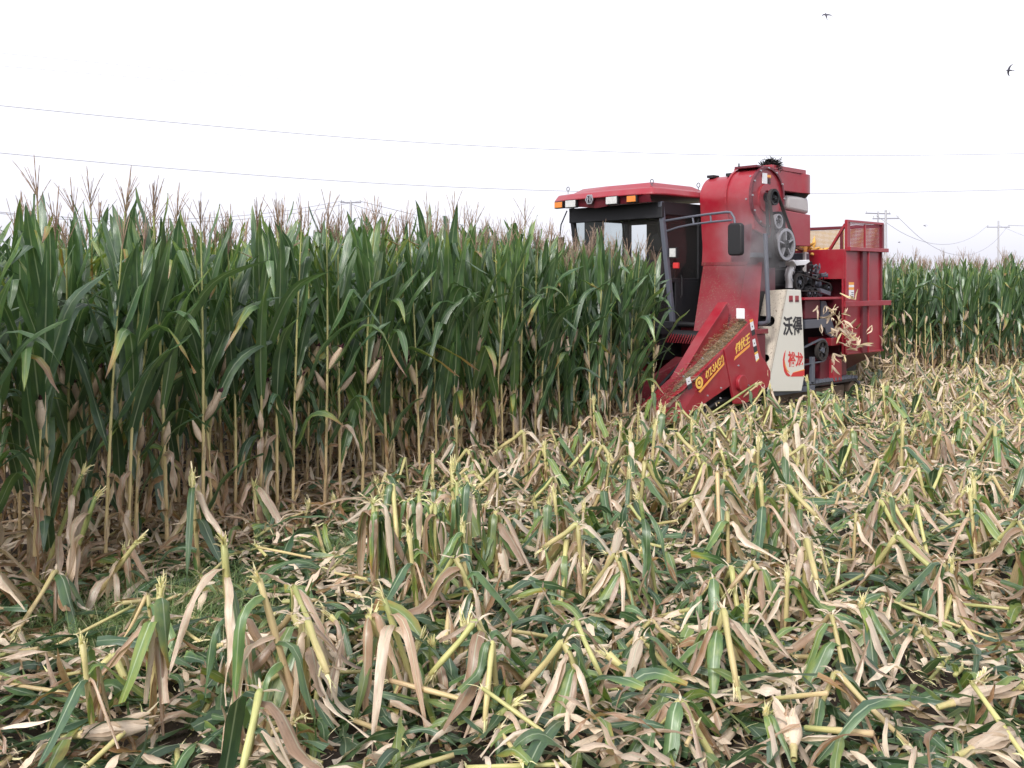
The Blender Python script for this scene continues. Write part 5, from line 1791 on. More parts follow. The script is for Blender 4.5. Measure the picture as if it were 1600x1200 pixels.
l0, l1 = S(1280, 604, -.02), S(1300, 564, -.02)
mb.box(S(1280, 590, .0)[0], S(1298, 590, .0)[0], -0.02, 0.7, S(1285, 603, 0)[1], S(1285, 562, 0)[1], 'red_dark')
mb.box(S(1299, 590, -.06)[0], S(1312, 590, -.06)[0], -0.10, 0.6, S(1305, 597, -.06)[1], S(1305, 561, -.06)[1], 'red')
mb.box(S(1298, 590, -.06)[0], S(1316, 590, -.06)[0], -0.08, 0.5, S(1305, 540, -.06)[1], S(1305, 528, -.06)[1], 'red')
mb.box(S(1312, 590, .0)[0], hu0 + .4, -0.0, 0.5, 0.42, hzb + 0.4, 'red_dark')
mb.build('lower_red_boxes', HV, 0.01)

# --- crawler tracks
def track(y0, y1):
    ua_, ub_ = 2.75, 5.35
    zc_, rr = 0.20, 0.17
    mbt = MB()
    loop = arc(ua_, zc_, rr, 90, 270, 12) + arc(ub_, zc_ + 0.0, rr, -90, 90, 12)
    inn = arc(ua_, zc_, rr - .045, 90, 270, 12) + arc(ub_, zc_, rr - .045, -90, 90, 12)
    n = len(loop)
    vs = [(u, y0, z) for u, z in loop] + [(u, y0, z) for u, z in inn] + [(u, y1, z) for u, z in loop] + [(u, y1, z) for u, z in inn]
    fs = []
    for i in range(n):
        j = (i + 1) % n
        fs += [(i, j, j + n, i + n), (i + 2 * n, i + 3 * n, j + 3 * n, j + 2 * n), (i, i + 2 * n, j + 2 * n, j), (i + n, j + n, j + 3 * n, i + 3 * n)]
    mbt.faces(vs, fs, 'rubber')
    L = ub_ - ua_; per = 2 * L + 2 * math.pi * rr
    N = 54
    for k in range(N):
        s = per * k / N
        if s < L:
            p = (ua_ + s, zc_ + rr); d = (0, 1)
        elif s < L + math.pi * rr:
            t = math.pi / 2 - (s - L) / rr; p = (ub_ + rr * math.cos(t), zc_ + rr * math.sin(t)); d = (math.cos(t), math.sin(t))
        elif s < 2 * L + math.pi * rr:
            p = (ub_ - (s - L - math.pi * rr), zc_ - rr); d = (0, -1)
        else:
            t = -math.pi / 2 - (s - 2 * L - math.pi * rr) / rr; p = (ua_ + rr * math.cos(t), zc_ + rr * math.sin(t)); d = (math.cos(t), math.sin(t))
        tx = (-d[1], d[0])
        w = 0.022
        q = [(p[0] - tx[0] * w * 1.3, p[1] - tx[1] * w * 1.3), (p[0] + tx[0] * w * 1.3, p[1] + tx[1] * w * 1.3), (p[0] + tx[0] * w * .6 + d[0] * .05, p[1] + tx[1] * w * .6 + d[1] * .05), (p[0] - tx[0] * w * .6 + d[0] * .05, p[1] - tx[1] * w * .6 + d[1] * .05)]
        mbt.prism(q, y0 - 0.01, y1 + 0.01, 'grey' if k % 1 == 0 else 'rubber')
    tr = mbt.build('crawler_track', HV, 0.0)
    mbt = MB()
    for u in np.linspace(ua_ + .35, ub_ - .35, 6):
        mbt.cyl((u, y0 + .04, zc_ - rr + .10), (u, y1 - .04, zc_ - rr + .10), 0.06, 'mud', 16)
    mbt.cyl((4.0, y0 + .04, zc_ + .12), (4.0, y1 - .04, zc_ + .12), 0.06, 'mud', 14)
    mbt.build('track_rollers', tr, smooth=True)
    mbt = MB(); mbt.cyl((ua_, y0 + .03, zc_), (ua_, y1 - .03, zc_), rr - .05, 'mud', 20); mbt.build('drive_sprocket', tr, smooth=True)
    mbt = MB(); mbt.cyl((ub_, y0 + .03, zc_), (ub_, y1 - .03, zc_), rr - .05, 'mud', 20); mbt.build('idler_wheel', tr, smooth=True)
    mbt = MB(); mbt.box(ua_ + .15, ub_ - .15, y0 + .1, y1 - .1, zc_ - .06, zc_ + .07, 'mud'); mbt.build('track_frame', tr, 0.01)
track(-0.10, 0.32)
track(2.45, 2.87)

def to_world(u, y, z=0.0):
    return Vector((OX + u * UX + y * YX, OY + u * UY + y * YY, z))

# ------------------------------------------------------------------ the driver
def skinned(name, joints, bones, mat_fn, parent=None, sub=2):
    me = bpy.data.meshes.new(name)
    keys = list(joints)
    me.from_pydata([joints[k][0] for k in keys], [(keys.index(a), keys.index(b)) for a, b in bones], [])
    o = link(bpy.data.objects.new(name, me), parent)
    sk = o.modifiers.new('skin', 'SKIN')
    for i, k in enumerate(keys):
        r = joints[k][1]
        me.skin_vertices[0].data[i].radius = (r, r) if not isinstance(r, tuple) else r
    me.skin_vertices[0].data[0].use_root = True
    s = o.modifiers.new('sub', 'SUBSURF'); s.levels = sub; s.render_levels = sub
    dg = bpy.context.evaluated_depsgraph_get()
    m2 = bpy.data.meshes.new_from_object(o.evaluated_get(dg))
    o.modifiers.clear(); o.data = m2
    m2.materials.clear()
    names = []
    idx = []
    for p in m2.polygons:
        m = mat_fn(p.center)
        if m not in names:
            names.append(m)
        idx.append(names.index(m))
    for m in names:
        m2.materials.append(M[m])
    m2.polygons.foreach_set('material_index', idx)
    m2.polygons.foreach_set('use_smooth', [True] * len(m2.polygons))
    return o
# figure faces -x (forwards); origin at the hip
PD = to_world(2.74, 2.10, 1.80)
J = {'hip': ((0, 0, 0), .13), 'waist': ((.02, 0, .18), (.14, .12)), 'chest': ((0.0, 0, .40), (.16, .13)), 'neck0': ((-.01, 0, .53), .075), 'neck': ((-.03, 0, .60), .052),
     'jaw': ((-.055, 0, .665), .062), 'head': ((-.05, 0, .73), (.082, .095)), 'crown': ((-.04, 0, .80), .065),
     'shl': ((0, .17, .50), .06), 'ell': ((-.14, .24, .26), .045), 'wrl': ((-.36, .17, .24), .030), 'hal': ((-.43, .15, .26), .032),
     'shr': ((0, -.17, .50), .06), 'elr': ((-.14, -.24, .26), .045), 'wrr': ((-.36, -.17, .24), .030), 'har': ((-.43, -.15, .26), .032),
     'knl': ((-.42, .13, .02), .065), 'anl': ((-.52, .14, -.38), .045), 'tol': ((-.66, .15, -.43), .04),
     'knr': ((-.42, -.13, .02), .065), 'anr': ((-.52, -.14, -.38), .045), 'tor': ((-.66, -.15, -.43), .04),
     'nose': ((-.150, 0, .70), .010), 'nose0': ((-.10, 0, .715), .02)}
Bn = [('hip', 'waist'), ('waist', 'chest'), ('chest', 'neck0'), ('neck0', 'neck'), ('neck', 'jaw'), ('jaw', 'head'), ('head', 'crown'),
      ('chest', 'shl'), ('shl', 'ell'), ('ell', 'wrl'), ('wrl', 'hal'), ('chest', 'shr'), ('shr', 'elr'), ('elr', 'wrr'), ('wrr', 'har'),
      ('hip', 'knl'), ('knl', 'anl'), ('anl', 'tol'), ('hip', 'knr'), ('knr', 'anr'), ('anr', 'tor'), ('head', 'nose0'), ('nose0', 'nose')]
for sd, s in (('l', 1), ('r', -1)):
    for k, (dx, dy, dz) in enumerate(((-.055, -.02, -.01), (-.058, -.005, -.018), (-.055, .01, -.02), (-.048, .024, -.02))):
        J['f%s%d' % (sd, k)] = ((-.43 + dx, s * (.15 + dy), .26 + dz + .01), .009); J['g%s%d' % (sd, k)] = ((-.43 + dx * 1.3, s * (.15 + dy), .26 + dz - .025), .008)
        Bn += [('ha' + sd, 'f%s%d' % (sd, k)), ('f%s%d' % (sd, k), 'g%s%d' % (sd, k))]
    J['t' + sd] = ((-.44, s * .115, .27), .010); J['u' + sd] = ((-.475, s * .10, .262), .009)
    Bn += [('ha' + sd, 't' + sd), ('t' + sd, 'u' + sd)]
def pm(c):
    if c.z > 0.565: return 'skin'
    if c.x < -.37 and c.z > 0.15: return 'skin'
    if c.z < 0.04 or (c.x < -.25 and c.z < .15): return 'trousers'
    return 'shirt'
drv = skinned('person', J, Bn, pm)
drv.location = PD
drv.rotation_euler = (0, 0, math.radians(90) - PHI)
tag(drv, 'person with dark hair driving, seated behind the harvester windscreen', 'person')
mb = MB()
hv = []
for i in range(9):
    for j in range(16):
        th = math.pi * i / 8 * 0.62; ph = 2 * math.pi * j / 16
        r = 1.0
        x, y, z = math.sin(th) * math.cos(ph), math.sin(th) * math.sin(ph), math.cos(th)
        hv.append((-.030 + .108 * x + (0.02 if x < 0 and z < .5 else 0), .095 * y, .735 + .135 * z))
mb.faces(hv, [(i * 16 + j, i * 16 + (j + 1) % 16, (i + 1) * 16 + (j + 1) % 16, (i + 1) * 16 + j) for i in range(8) for j in range(16)], 'hair')
mb.build('hair', drv, smooth=True)

# ------------------------------------------------------------------ black straw wad on the fan housing
random.seed(12)
vb = VB()
for _ in range(1100):
    a = rv(0, 6.28); r = rv(0, 1) ** .6
    b = (0.13 * r * math.cos(a), 0.14 * r * math.sin(a), rv(0, 0.15) * (1 - r * .5))
    leaf(vb, b, rv(0, 6.28), rv(0.04, 0.13), rv(0.006, 0.02), rv(-.5, 1.2), rv(-1.2, 1.0), .5, .4, dry=rv(0, .5), n=3, twist=rv(-2, 2), sway=rv(-1, 1), mi=0)
o = link(bpy.data.objects.new('straw_wad', mesh_np('straw_wad', vb.arrays(), [M['dark_straw']])))
su_, sz_ = S(1205, 266, 0.18)
o.location = to_world(su_, 0.18, cz + R1 + 0.03)
o.scale = (0.95, 0.95, 1.1)
tag(o, 'black tangle of wet straw stuck on top of the red fan housing', 'straw wad')

# ------------------------------------------------------------------ cobs in the hopper
def cob_mesh(seed):
    random.seed(seed)
    vb = VB()
    ear_shape(vb, (0, 0, 0), 0, 0, 0.19, 0.026, 0.5, n=5, sides=10)
    me = mesh_np('corn_cob', vb.arrays(), [M['cob']])
    return me
cm = cob_mesh(1)
random.seed(15)
def add_cob(p, rot, label):
    o = link(bpy.data.objects.new('corn_cob', cm))
    o.location = p; o.rotation_euler = rot; o.scale = (1.15, 1.3, 1.3)
    tag(o, label, 'corn cob', 'husked yellow cobs heaped in the hopper')
for k in range(30):
    u = hu0 + rv(0.08, 0.75); y = rv(0.35, 1.25)
    h_ = 0.14 * (1 - abs(y - 0.8) / 0.6) * (1 - abs(u - hu0 - 0.35) / 0.6)
    add_cob(to_world(u, y, hzt - 0.10 + h_ + rv(0, .04)), (rv(-.3, .3), rv(-.4, .4), rv(0, 6.28)), 'husked yellow cob in the heap showing above the hopper rim')
add_cob(to_world(ur_ - 0.06, F(1274, 372, ur_)[0], F(1274, 388, ur_)[1]), (0, -1.5, 0), 'single orange cob standing upright against the yellow hopper guard')
bpy.context.view_layer.update()

# ------------------------------------------------------------------ husks thrown out of the machine
def husk_mesh(seed, nblade, long=False):
    random.seed(seed)
    vb = VB()
    a0 = rv(-.3, .3)
    for j in range(nblade):
        leaf(vb, (0, 0, 0), rv(-0.7, 0.7), rv(0.16, 0.30) * (1.3 if long else 1), rv(0.035, 0.075), rv(-.5, .5), rv(-.9, .9), rv(.3, .6), .35,
             dry=rv(0.35, 0.9), n=8, fold=rv(.2, 1.0), twist=rv(-1.2, 1.2), ripple=0.006, sway=rv(-.8, .8), prof=lambda t: np.sin(np.pi * np.clip(0.08 + 0.88 * t, 0, 1)) ** 0.8)
    return mesh_np('flying_husk', vb.arrays(), [M['husk']])
hm = [husk_mesh(i, [1, 2, 3, 4, 6, 1, 2, 5][i]) for i in range(8)]
random.seed(8)
FH = [(1337, 468, 2, 0.9, 'pale husk flying in front of the hopper sticker'), (1300, 489, 3, 1.0, 'tan husk just leaving the discharge chute'), (1308, 510, 4, 1.1, 'bunch of husks pouring from the chute mouth'),
      (1318, 500, 6, 1.1, 'long husk falling beside the dark chute'), (1322, 525, 7, 1.1, 'tangled bundle of falling husks below the chute'), (1345, 505, 5, 1.0, 'folded husk in flight across the red hopper side'),
      (1362, 508, 6, .9, 'forked husk thrown outwards near the hopper edge'), (1340, 540, 7, 1.25, 'large open husk dropping along the hopper side'), (1352, 575, 5, 1.0, 'narrow husk tip falling below the large open husk'),
      (1330, 543, 0, 1.1, 'flat pale husk sailing level under the chute'), (1302, 552, 4, .8, 'dangling husk bunch in front of the lower red box'), (1300, 570, 1, .8, 'grey pink husk scrap by the husker pulley'),
      (1345, 600, 0, 1.0, 'upright husk falling just above the stubble'), (1400, 537, 0, 1.1, 'bright husk flying clear behind the hopper'), (1438, 540, 0, 1.1, 'orange lit husk farthest out over the stubble'),
      (1395, 570, 7, 1.2, 'pink husk cluster landing behind the machine'), (1390, 590, 7, 1.3, 'lowest pink husk cluster touching the stubble'), (1405, 572, 0, .9, 'small husk right of the pink cluster'),
      (1400, 505, 5, .7, 'thin hanging husk in front of the far crop'), (1405, 450, 0, .5, 'tiny scrap high against the distant crop'), (1425, 500, 1, 1.0, 'curled strip blown out towards the far crop'), (1415, 590, 6, .8, 'dark dry strip falling to the right'),
      (1318, 558, 1, .7, 'small scrap between chute and ground'), (1377, 540, 5, .8, 'thin strip by the lower hopper corner'), (1200, 578, 0, .5, 'short husk lying against the red side panel'), (1068, 575, 0, .9, 'pale husk resting on the divider rim'), (1078, 592, 5, .7, 'bent husk hooked over the divider edge')]
for k in range(34):
    f = random.random()
    FH.append((1288 + 50 * f + rv(-14, 14), 488 + 62 * f ** 1.2 + rv(-16, 14), random.choice([0, 1, 5, 6, 2]), rv(.45, 1.0), 'small husk scrap in the stream pouring from the chute'))
for k in range(30):
    FH.append((1397 + rv(-26, 44), 568 + rv(-40, 30), random.choice([0, 1, 5, 6]), rv(.35, .7), 'small pink scrap in the cluster landing behind the machine'))
for i, (px, py, k, s, lab) in enumerate(FH):
    yv = -0.42 + rv(-.12, .10) if px > 1250 else -0.25
    u, z = S(px, py, yv)
    if px > 1385:
        p = at(px, py, 17.0)
    else:
        p = to_world(u, yv, z)
    o = link(bpy.data.objects.new('flying_husk', hm[k]))
    o.location = p; o.rotation_euler = (rv(-1.5, 1.5), rv(-1.5, 1.5), rv(0, 6.28)); o.scale = (s, s, s)
    tag(o, lab, 'husk', 'loose husks thrown out by the harvester')

# ------------------------------------------------------------------ ears lying on the ground
def fallen_ear(seed):
    random.seed(seed)
    e = VB(); s = VB()
    ear_shape(e, (0, 0, 0), 0, 0, 0.22, 0.032, 0.8, n=5, sides=9)
    for j in range(6):
        leaf(e, (rv(-.02, .04), rv(-.02, .02), rv(0, .02)), rv(-.35, .35), rv(0.14, 0.28), rv(0.03, 0.05), rv(-.15, .25), rv(-.35, .1), .5, .4, dry=rv(.5, 1), n=7, fold=rv(.4, 1.1), twist=rv(-1.6, 1.6), ripple=0.005,
             prof=lambda t: np.sin(np.pi * np.clip(0.12 + 0.85 * t, 0, 1)) ** 0.8)
    tube(s, [(-.07, 0, 0), (-.03, 0, 0), (0, 0, 0)], [.012, .012, .016], 6, .5, .4, .6)
    return mesh_np('husk', e.arrays(), [M['husk']]), mesh_np('ear_stem', s.arrays(), [M['stalk']])
fe = [fallen_ear(i) for i in range(4)]
random.seed(18)
for i, (px, py, rz, s, lab) in enumerate([(475, 1180, 2.9, 1.1, 'large pale cream ear in its husk at the bottom edge, left of centre'), (130, 1150, 0.2, 1.2, 'tan husked ear lying at the lower left corner'),
                       (350, 1010, 0.1, 1.1, 'brown husked ear beside the grassy patch'), (1490, 1095, 0.15, 1.15, 'pale papery ear lying at the lower right'), (1190, 995, 2.6, 1.3, 'long orange brown husk slanting across the right foreground'),
                       (1520, 1160, 0.4, 1.2, 'grey brown ear near the bottom right corner'), (1330, 770, 1.0, 1.0, 'pale ear lying among the stubs right of the harvester nose'), (810, 915, 0.5, 1.0, 'pink tan ear in the middle of the foreground'), (1240, 1170, 1.3, 1.1, 'crumpled brown ear at the bottom edge, right')]):
    p = gnd(px, py, 0.16)
    r = empty('fallen_ear', (p.x, p.y, 0.15 + 0.02 * math.sin(i)), rz)
    r.rotation_euler[1] = rv(-.3, .1); r.scale = (s, s, s)
    a, b = fe[i % 4]
    link(bpy.data.objects.new('husk', a), r); link(bpy.data.objects.new('ear_stem', b), r)
    tag(r, lab, 'maize ear', 'ears dropped on the ground')

# ------------------------------------------------------------------ leaning stalks and large torn leaves singled out in the photo
def big_stalk(px0, py0, px1, py1, lab, seed, dY=0.05, nl=3, dry=.4, hang=True, nseg=8, r=.014):
    random.seed(seed)
    b = gnd(px0, py0, 0.02)
    t = at(px1, py1, b.y - dY)
    root = empty('leaning_stalk', b)
    st, fr, lv = VB(), VB(), VB()
    d = t - b
    pts = [np.array(d * (i / nseg)) for i in range(nseg + 1)]
    tube(st, pts, [r * (1.2 if i % 3 == 0 else .95) for i in range(nseg + 1)], 6, .5, dry + .3, dry - .3, cap=True)
    dn = np.array(d.normalized())
    for j in range(30):
        leaf(fr, pts[-1] - dn * rv(0, .06), math.atan2(dn[1], dn[0]) + rv(-.9, .9), rv(.03, .10), rv(.008, .022), math.asin(dn[2]) + rv(-.35, .1), math.asin(dn[2]) + rv(-1.2, .2), .5, .3, dry=rv(.2, 1), n=4, twist=rv(-2, 2), ripple=.001, prof=lambda t: 1 - .7 * t)
    for j in range(nl):
        f = rv(.5, .95)
        leaf(lv, pts[0] + (pts[-1] - pts[0]) * f, rv(3.6, 5.8), rv(.35, .7), rv(.04, .07), rv(-.3, .6), rv(-1.5, -1.1), .2, .2, dry=random.choice([rv(.7, 1), rv(.7, 1), rv(0, .2)]), n=10, fold=rv(.3, .9), twist=rv(-1.5, 1.5), ripple=.012, sway=rv(-.4, .4))
    leaf(lv, pts[0] + (pts[-1] - pts[0]) * .1, math.atan2(dn[1], dn[0]), float(np.linalg.norm(np.array(d))) * .5, .06, math.asin(dn[2]), math.asin(dn[2]) - .2, .5, .3, dry=.85, n=7, fold=1.0, ripple=.004)
    link(bpy.data.objects.new('broken_stalk', mesh_np('broken_stalk', st.arrays(), [M['stalk']])), root)
    link(bpy.data.objects.new('frayed_top', mesh_np('frayed_top', fr.arrays(), [M['fray']])), root)
    link(bpy.data.objects.new('hanging_leaves', mesh_np('hanging_leaves', lv.arrays(), [M['leaf']])), root)
    tag(root, lab, 'maize stalk', 'leaning broken stalks in the foreground')
big_stalk(55, 935, 128, 740, 'left of the two slanting yellow green stalks at the crop edge', 1, nl=2, dry=.25)
big_stalk(85, 958, 150, 775, 'right of the two slanting yellow green stalks at the crop edge', 2, nl=3, dry=.25)
big_stalk(370, 1110, 350, 850, 'tall broken stalk with long tan leaves hanging in the left foreground', 3, dY=.15, nl=6, dry=.5, r=.017)
big_stalk(480, 1160, 405, 905, 'broken stalk with a long brown leaf just right of the tall one', 4, dY=.1, nl=4, dry=.8, r=.014)
big_stalk(130, 960, 215, 845, 'short slanting tan stalk with a shredded top at the crop edge', 5, nl=3, dry=.6)
big_stalk(660, 1110, 600, 935, 'slanting stalk with dark split leaf in the centre foreground', 6, nl=3, dry=.4)
big_stalk(680, 1100, 675, 1010, 'bushy shredded yellow stub in the centre foreground', 7, nl=4, dry=.2, r=.02)
big_stalk(720, 1170, 800, 1100, 'low stalk leaning right at the bottom centre', 8, nl=2, dry=.3)
big_stalk(1245, 880, 1232, 790, 'thick stub with shredded head in the right stubble', 9, nl=8, dry=.5, r=.018)
big_stalk(1030, 960, 1000, 780, 'green upright stub with a long leaf, centre right', 10, nl=4, dry=.1)
big_stalk(1270, 720, 1262, 596, 'tall green stub with pale frayed crown right before the crawler track', 11, nl=5, dry=.05)
big_stalk(1120, 655, 1185, 600, 'tan stick standing in front of the red divider', 12, nl=1, dry=.9)
big_stalk(1060, 680, 1180, 600, 'long yellow stalk leaning under the red divider', 13, nl=2, dry=.3)
# clump of drooping green leaves standing left of centre
for ci, (cx_, cy_, lab) in enumerate(((600, 960, 'left half of the dark drooping leaf clump standing in the stubble'), (655, 945, 'right half of the dark drooping leaf clump standing in the stubble'), (710, 930, 'drooping leaf clump with a long brown blade beside the dark one'))):
    random.seed(60 + ci)
    b = gnd(cx_, cy_, 0)
    root = empty('drooping_clump', b)
    fr, lv = VB(), VB()
    for k in range(3):
        ox, oy_ = rv(-.12, .12), rv(-.08, .08)
        h = rv(.62, .72)
        st = VB(); tube(st, [(ox, oy_, h * i / 5) for i in range(6)], .013, 6, .5, .6, .2, cap=True)
        link(bpy.data.objects.new('stalk', mesh_np('stalk', st.arrays(), [M['stalk']])), root)
        for j in range(9):
            leaf(fr, (ox, oy_, h - .02), rv(0, 6.28), rv(.04, .12), rv(.006, .016), rv(.2, 1.4), rv(-1, .6), .5, .3, dry=rv(.1, .9), n=4, twist=rv(-2, 2), ripple=.001, prof=lambda t: 1 - .7 * t)
        for j in range(6 if ci < 2 else 4):
            leaf(lv, (ox, oy_, h * rv(.8, 1)), rv(0, 6.28), rv(.3, .75), rv(.035, .085), rv(.1, 1.1), rv(-1.57, -1.4), rv(.06, .14), .08, dry=rv(0, .2) if random.random() < .68 else rv(.6, 1), tipdry=.3, n=12, fold=rv(.2, .9), twist=rv(-1.4, 1.4), ripple=.008, torn=.2, sway=rv(-.4, .4))
    link(bpy.data.objects.new('frayed_top', mesh_np('frayed_top', fr.arrays(), [M['fray']])), root)
    link(bpy.data.objects.new('hanging_leaves', mesh_np('hanging_leaves', lv.arrays(), [M['leaf']])), root)
    tag(root, lab, 'leaf clump')

# ------------------------------------------------------------------ utility poles and wires
def pole(px, pytop, Y, lab, arms, r=0.15, arm_w=2.0):
    p = at(px, pytop, Y)
    root = empty('utility_pole', (p.x, p.y, 0))
    H = p.z
    mb = MB(); mb.cyl((0, 0, 0), (0, 0, H), r * 1.25, 'concrete', 12, r2=r * 0.8); mb.build('pole_shaft', root, smooth=True)
    for (dz, wdt, rot) in arms:
        mb = MB(); c, s_ = math.cos(rot), math.sin(rot)
        mb.obox((-wdt / 2 * c, -wdt / 2 * s_, H - dz), (wdt / 2 * c, wdt / 2 * s_, H - dz), 0.12, 0.12, 'wire')
        a = mb.build('crossarm', root)
        for f in (-.46, 0, .46):
            mb = MB()
            mb.cyl((f * wdt * c, f * wdt * s_, H - dz + .061), (f * wdt * c, f * wdt * s_, H - dz + .28), 0.05, 'concrete', 8)
            mb.build('insulator', a)
    tag(root, lab, 'utility pole')
    return p
pa = pole(548, 315, 98, 'single concrete utility pole rising behind the crop left of the cab', [(0.1, 2.1, 0)])
pb = pole(1372, 331, 112, 'left and nearer of the two close poles behind the hopper', [(0.2, 3.4, 0.3)], 0.12)
pc = pole(1384, 328, 100, 'right pole of the close pair behind the hopper, with three crossarms', [(0.9, 2.6, -0.2), (6.3, 2.8, .4), (9.0, 2.2, .4)], 0.14)
pd = pole(1560, 345, 150, 'slender far utility pole at the right over the crop', [(1.0, 3.6, 0), (9.5, 2.4, .3)], 0.14)

def wire(pts, r, lab, n=40):
    """pts: control points; smooth interpolation through them (Catmull-Rom)"""
    P = [Vector(p) for p in pts]
    P = [P[0] * 2 - P[1]] + P + [P[-1] * 2 - P[-2]]
    out = []
    for i in range(1, len(P) - 2):
        for k in range(n // (len(P) - 3)):
            t = k / (n // (len(P) - 3))
            a, b, c, d = P[i - 1], P[i], P[i + 1], P[i + 2]
            out.append(0.5 * ((2 * b) + (c - a) * t + (2 * a - 5 * b + 4 * c - d) * t * t + (3 * b - a - 3 * c + d) * t ** 3))
    out.append(P[-2])
    mb = MB(); mb.tube(out, r, 'wire', 5)
    o = mb.build('power_line', smooth=True)
    tag(o, lab, 'power line')
L_ = lambda l, Y0, Y1: [at(px, py, Y0 + (Y1 - Y0) * i / (len(l) - 1)) for i, (px, py) in enumerate(l)]
wire(L_([(-500, 112), (0, 165), (300, 194), (600, 219), (900, 235), (1200, 243), (1600, 240), (2100, 225)], 45, 75), 0.015, 'upper of the two bold power lines crossing the whole sky')
wire(L_([(-500, 190), (0, 239), (300, 266), (600, 287), (900, 299), (1200, 303), (1600, 296), (2100, 278)], 45, 75), 0.015, 'lower of the two bold power lines crossing the whole sky')
wire(L_([(-400, 45), (0, 83), (400, 120), (900, 155), (1300, 170), (1700, 170)], 80, 120), 0.010, 'faintest and highest power line in the sky')
wire(L_([(-400, 68), (0, 103), (400, 136), (900, 172), (1300, 183), (1700, 182)], 80, 120), 0.010, 'faint power line just below the highest one')
def sag(a, b, s, r, lab):
    a, b = Vector(a), Vector(b)
    pts = [a + (b - a) * (i / 6) + Vector((0, 0, -4 * s * (i / 6) * (1 - i / 6))) for i in range(7)]
    wire(pts, r, lab, 36)
off = Vector((0, 0, 0.25))
sag(at(-300, 290, 60), pa + off + Vector((-.9, 0, -.2)), 2.0, .02, 'wire running in from the left to the single pole')
sag(at(-300, 285, 62), pa + off + Vector((.9, 0, -.2)), 2.4, .02, 'second wire running in from the left to the single pole')
sag(pa + off + Vector((-.9, 0, -.2)), at(900, 385, 180), 1.6, .025, 'front wire leaving the single pole to the right')
sag(pa + off + Vector((.9, 0, -.2)), at(960, 378, 180), 1.2, .025, 'rear wire leaving the single pole to the right')
sag(pc + Vector((-1, 0, -.6)), pd + Vector((-1.6, 0, -.7)), 3.0, .02, 'upper sagging wire from the close pair to the far pole')
sag(pc + Vector((1.1, 0, -.6)), pd + Vector((1.6, 0, -.7)), 4.4, .02, 'lower sagging wire from the close pair to the far pole')
sag(pc + Vector((0, 0, -6.0)), pd + Vector((0, 0, -9.2)), .3, .035, 'thick cable from the near pole to the far pole')
sag(pc + Vector((0, 0, -8.7)), pd + Vector((0, 0, -9.2)) , 1.4, .03, 'lowest cable between the near pole and the far pole')
sag(pd + Vector((1.6, 0, -.7)), at(1800, 345, 170), .5, .03, 'upper wire leaving the far pole to the right')
sag(pd + Vector((1.6, 0, -9.2)), at(1800, 377, 170), .3, .03, 'lower wire leaving the far pole to the right')
sag(pd + Vector((0, 0, -.7)), at(1800, 430, 120), .5, .02, 'wire slanting down from the far pole towards the right')

# ------------------------------------------------------------------ swallows
def swallow(px, py, Y, span, rot, fold, lab):
    p = at(px, py, Y)
    vb = VB()
    # body
    tube(vb, [(-.55 * .5 * span, 0, 0), (-.1 * span, 0, 0), (.08 * span, 0, .0), (.22 * span, 0, .0), (.29 * span, 0, 0)], [0.004 * span, .05 * span, .06 * span, .045 * span, .006 * span], 8, .5, 0, 0)
    body = vb
    vw = VB()
    def wing(s):
        ws, wt = [], []
        n = 8
        pts = []
        for i in range(n + 1):
            t = i / n
            y = s * span * .5 * math.sin(t * 1.35) / math.sin(1.35)
            x = .10 * span - .30 * span * t ** 2.1
            z = math.sin(fold) * abs(y) * (1 - .4 * t)
            c = .15 * span * (1 - t) ** .7 + .004
            pts.append(((x + c * .5, y * math.cos(fold), z), (x - c * .5, y * math.cos(fold), z - .004)))
        v = []
        for a, b in pts:
            v += [a, b, (b[0], b[1], b[2] + .008 * span), (a[0], a[1], a[2] + .012 * span)]
        q = []
        for i in range(n):
            for k in range(4):
                q.append((i * 4 + k, i * 4 + (k + 1) % 4, (i + 1) * 4 + (k + 1) % 4, (i + 1) * 4 + k))
        return v, q
    for s in (1, -1):
        v, q = wing(s)
        vw.add(v, q, np.zeros((len(v), 4)))
    # forked tail
    for s in (1, -1):
        vw.add([(-.24 * span, 0, 0), (-.24 * span, s * .03 * span, 0), (-.46 * span, s * .07 * span, 0), (-.44 * span, s * .055 * span, .006)], [(0, 1, 2, 3)], np.zeros((4, 4)))
    root = empty('swallow', p)
    mtx = Matrix(rot).transposed()      # columns: where the bird's nose, left wing and back point
    root.rotation_euler = mtx.to_euler()
    link(bpy.data.objects.new('body', mesh_np('body', body.arrays(), [M['bird']])), root)
    link(bpy.data.objects.new('wings_and_tail', mesh_np('wings_and_tail', vw.arrays(), [M['bird']])), root)
    tag(root, lab, 'bird', 'swallows over the field')
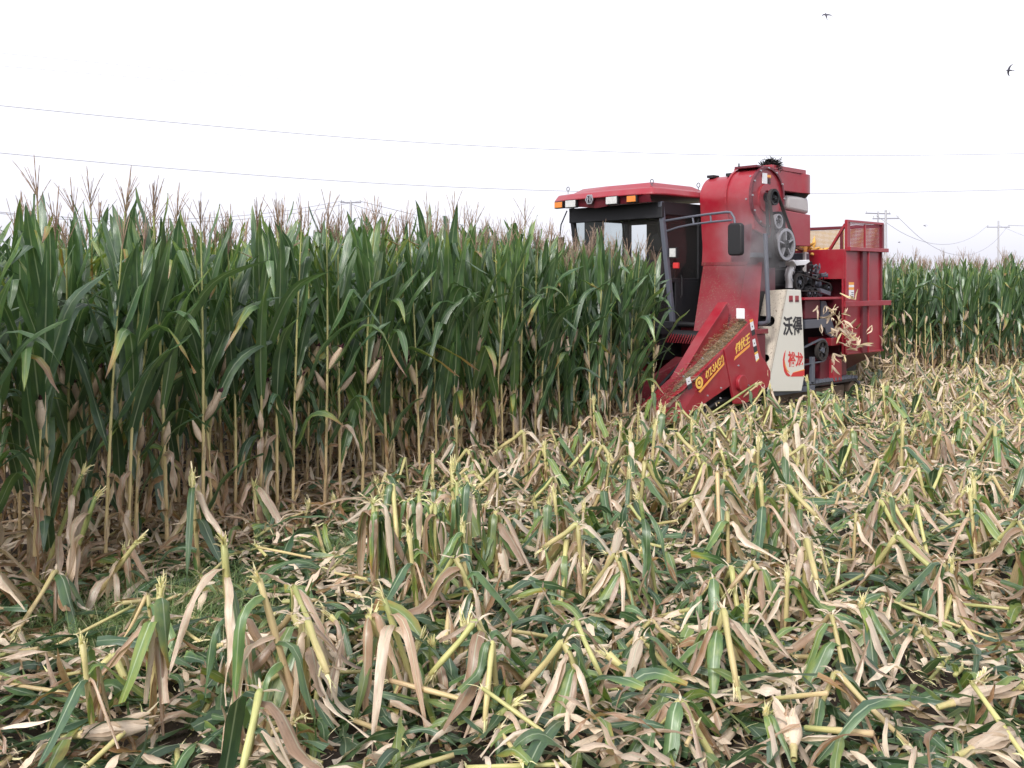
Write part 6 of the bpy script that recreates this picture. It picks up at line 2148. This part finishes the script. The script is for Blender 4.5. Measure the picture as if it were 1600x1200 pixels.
swallow(1291, 25, 22, 0.30, ((-.10, .35, .93), (.97, .2, .03), (-.17, .90, -.36)), -.35, 'dark swallow gliding high at the top right, wings swept down')
swallow(1578, 110, 22, 0.30, ((-.98, .1, .05), (.0, -.45, .89), (.1, .88, .45)), .15, 'swallow banking near the right edge of the sky, forked tail visible')
swallow(1445, 353, 55, 0.33, ((-.3, .8, .5), (.95, .25, .15), (0, .5, -.85)), -.5, 'small distant swallow between the poles on the right')
swallow(1405, 379, 70, 0.33, ((-.9, .2, .1), (.2, .9, .3), (0, -.3, .95)), .3, 'tiny pale swallow low over the crop behind the hopper')

# ------------------------------------------------------------------ dust blowing off the elevator
def dust_cloud(name, u, y, z, r, dens, lab):
    import bmesh
    bm = bmesh.new(); bmesh.ops.create_icosphere(bm, subdivisions=3, radius=1.0)
    me = bpy.data.meshes.new(name); bm.to_mesh(me); bm.free()
    m = bpy.data.materials.new(name); m.use_nodes = True
    nt = m.node_tree; nt.nodes.clear()
    out = nt.nodes.new('ShaderNodeOutputMaterial'); pv = nt.nodes.new('ShaderNodeVolumePrincipled')
    pv.inputs['Color'].default_value = (0.82, 0.80, 0.82, 1)
    oc = objcoord(nt)
    ln = nt.nodes.new('ShaderNodeVectorMath'); ln.operation = 'LENGTH'; nt.links.new(oc, ln.inputs[0])
    fall = math_node(nt, 'SUBTRACT', 1.0, ln.outputs['Value'], clamp=True)
    nz = math_node(nt, 'SUBTRACT', noise(nt, 2.2, 3, oc), 0.35, clamp=True)
    nt.links.new(math_node(nt, 'MULTIPLY', math_node(nt, 'MULTIPLY', fall, nz), dens), pv.inputs['Density'])
    nt.links.new(pv.outputs[0], out.inputs['Volume'])
    me.materials.append(m)
    o = link(bpy.data.objects.new(name, me))
    o.location = to_world(u, y, z); o.scale = r
    o.rotation_euler = (0, 0, math.radians(90) - PHI)
    tag(o, lab, 'dust', kind='stuff')
dust_cloud('dust_cloud', 2.35, -0.05, 2.55, (0.75, 0.55, 0.85), 7.0, 'thin pale dust hanging in front of the elevator and fan pulleys')
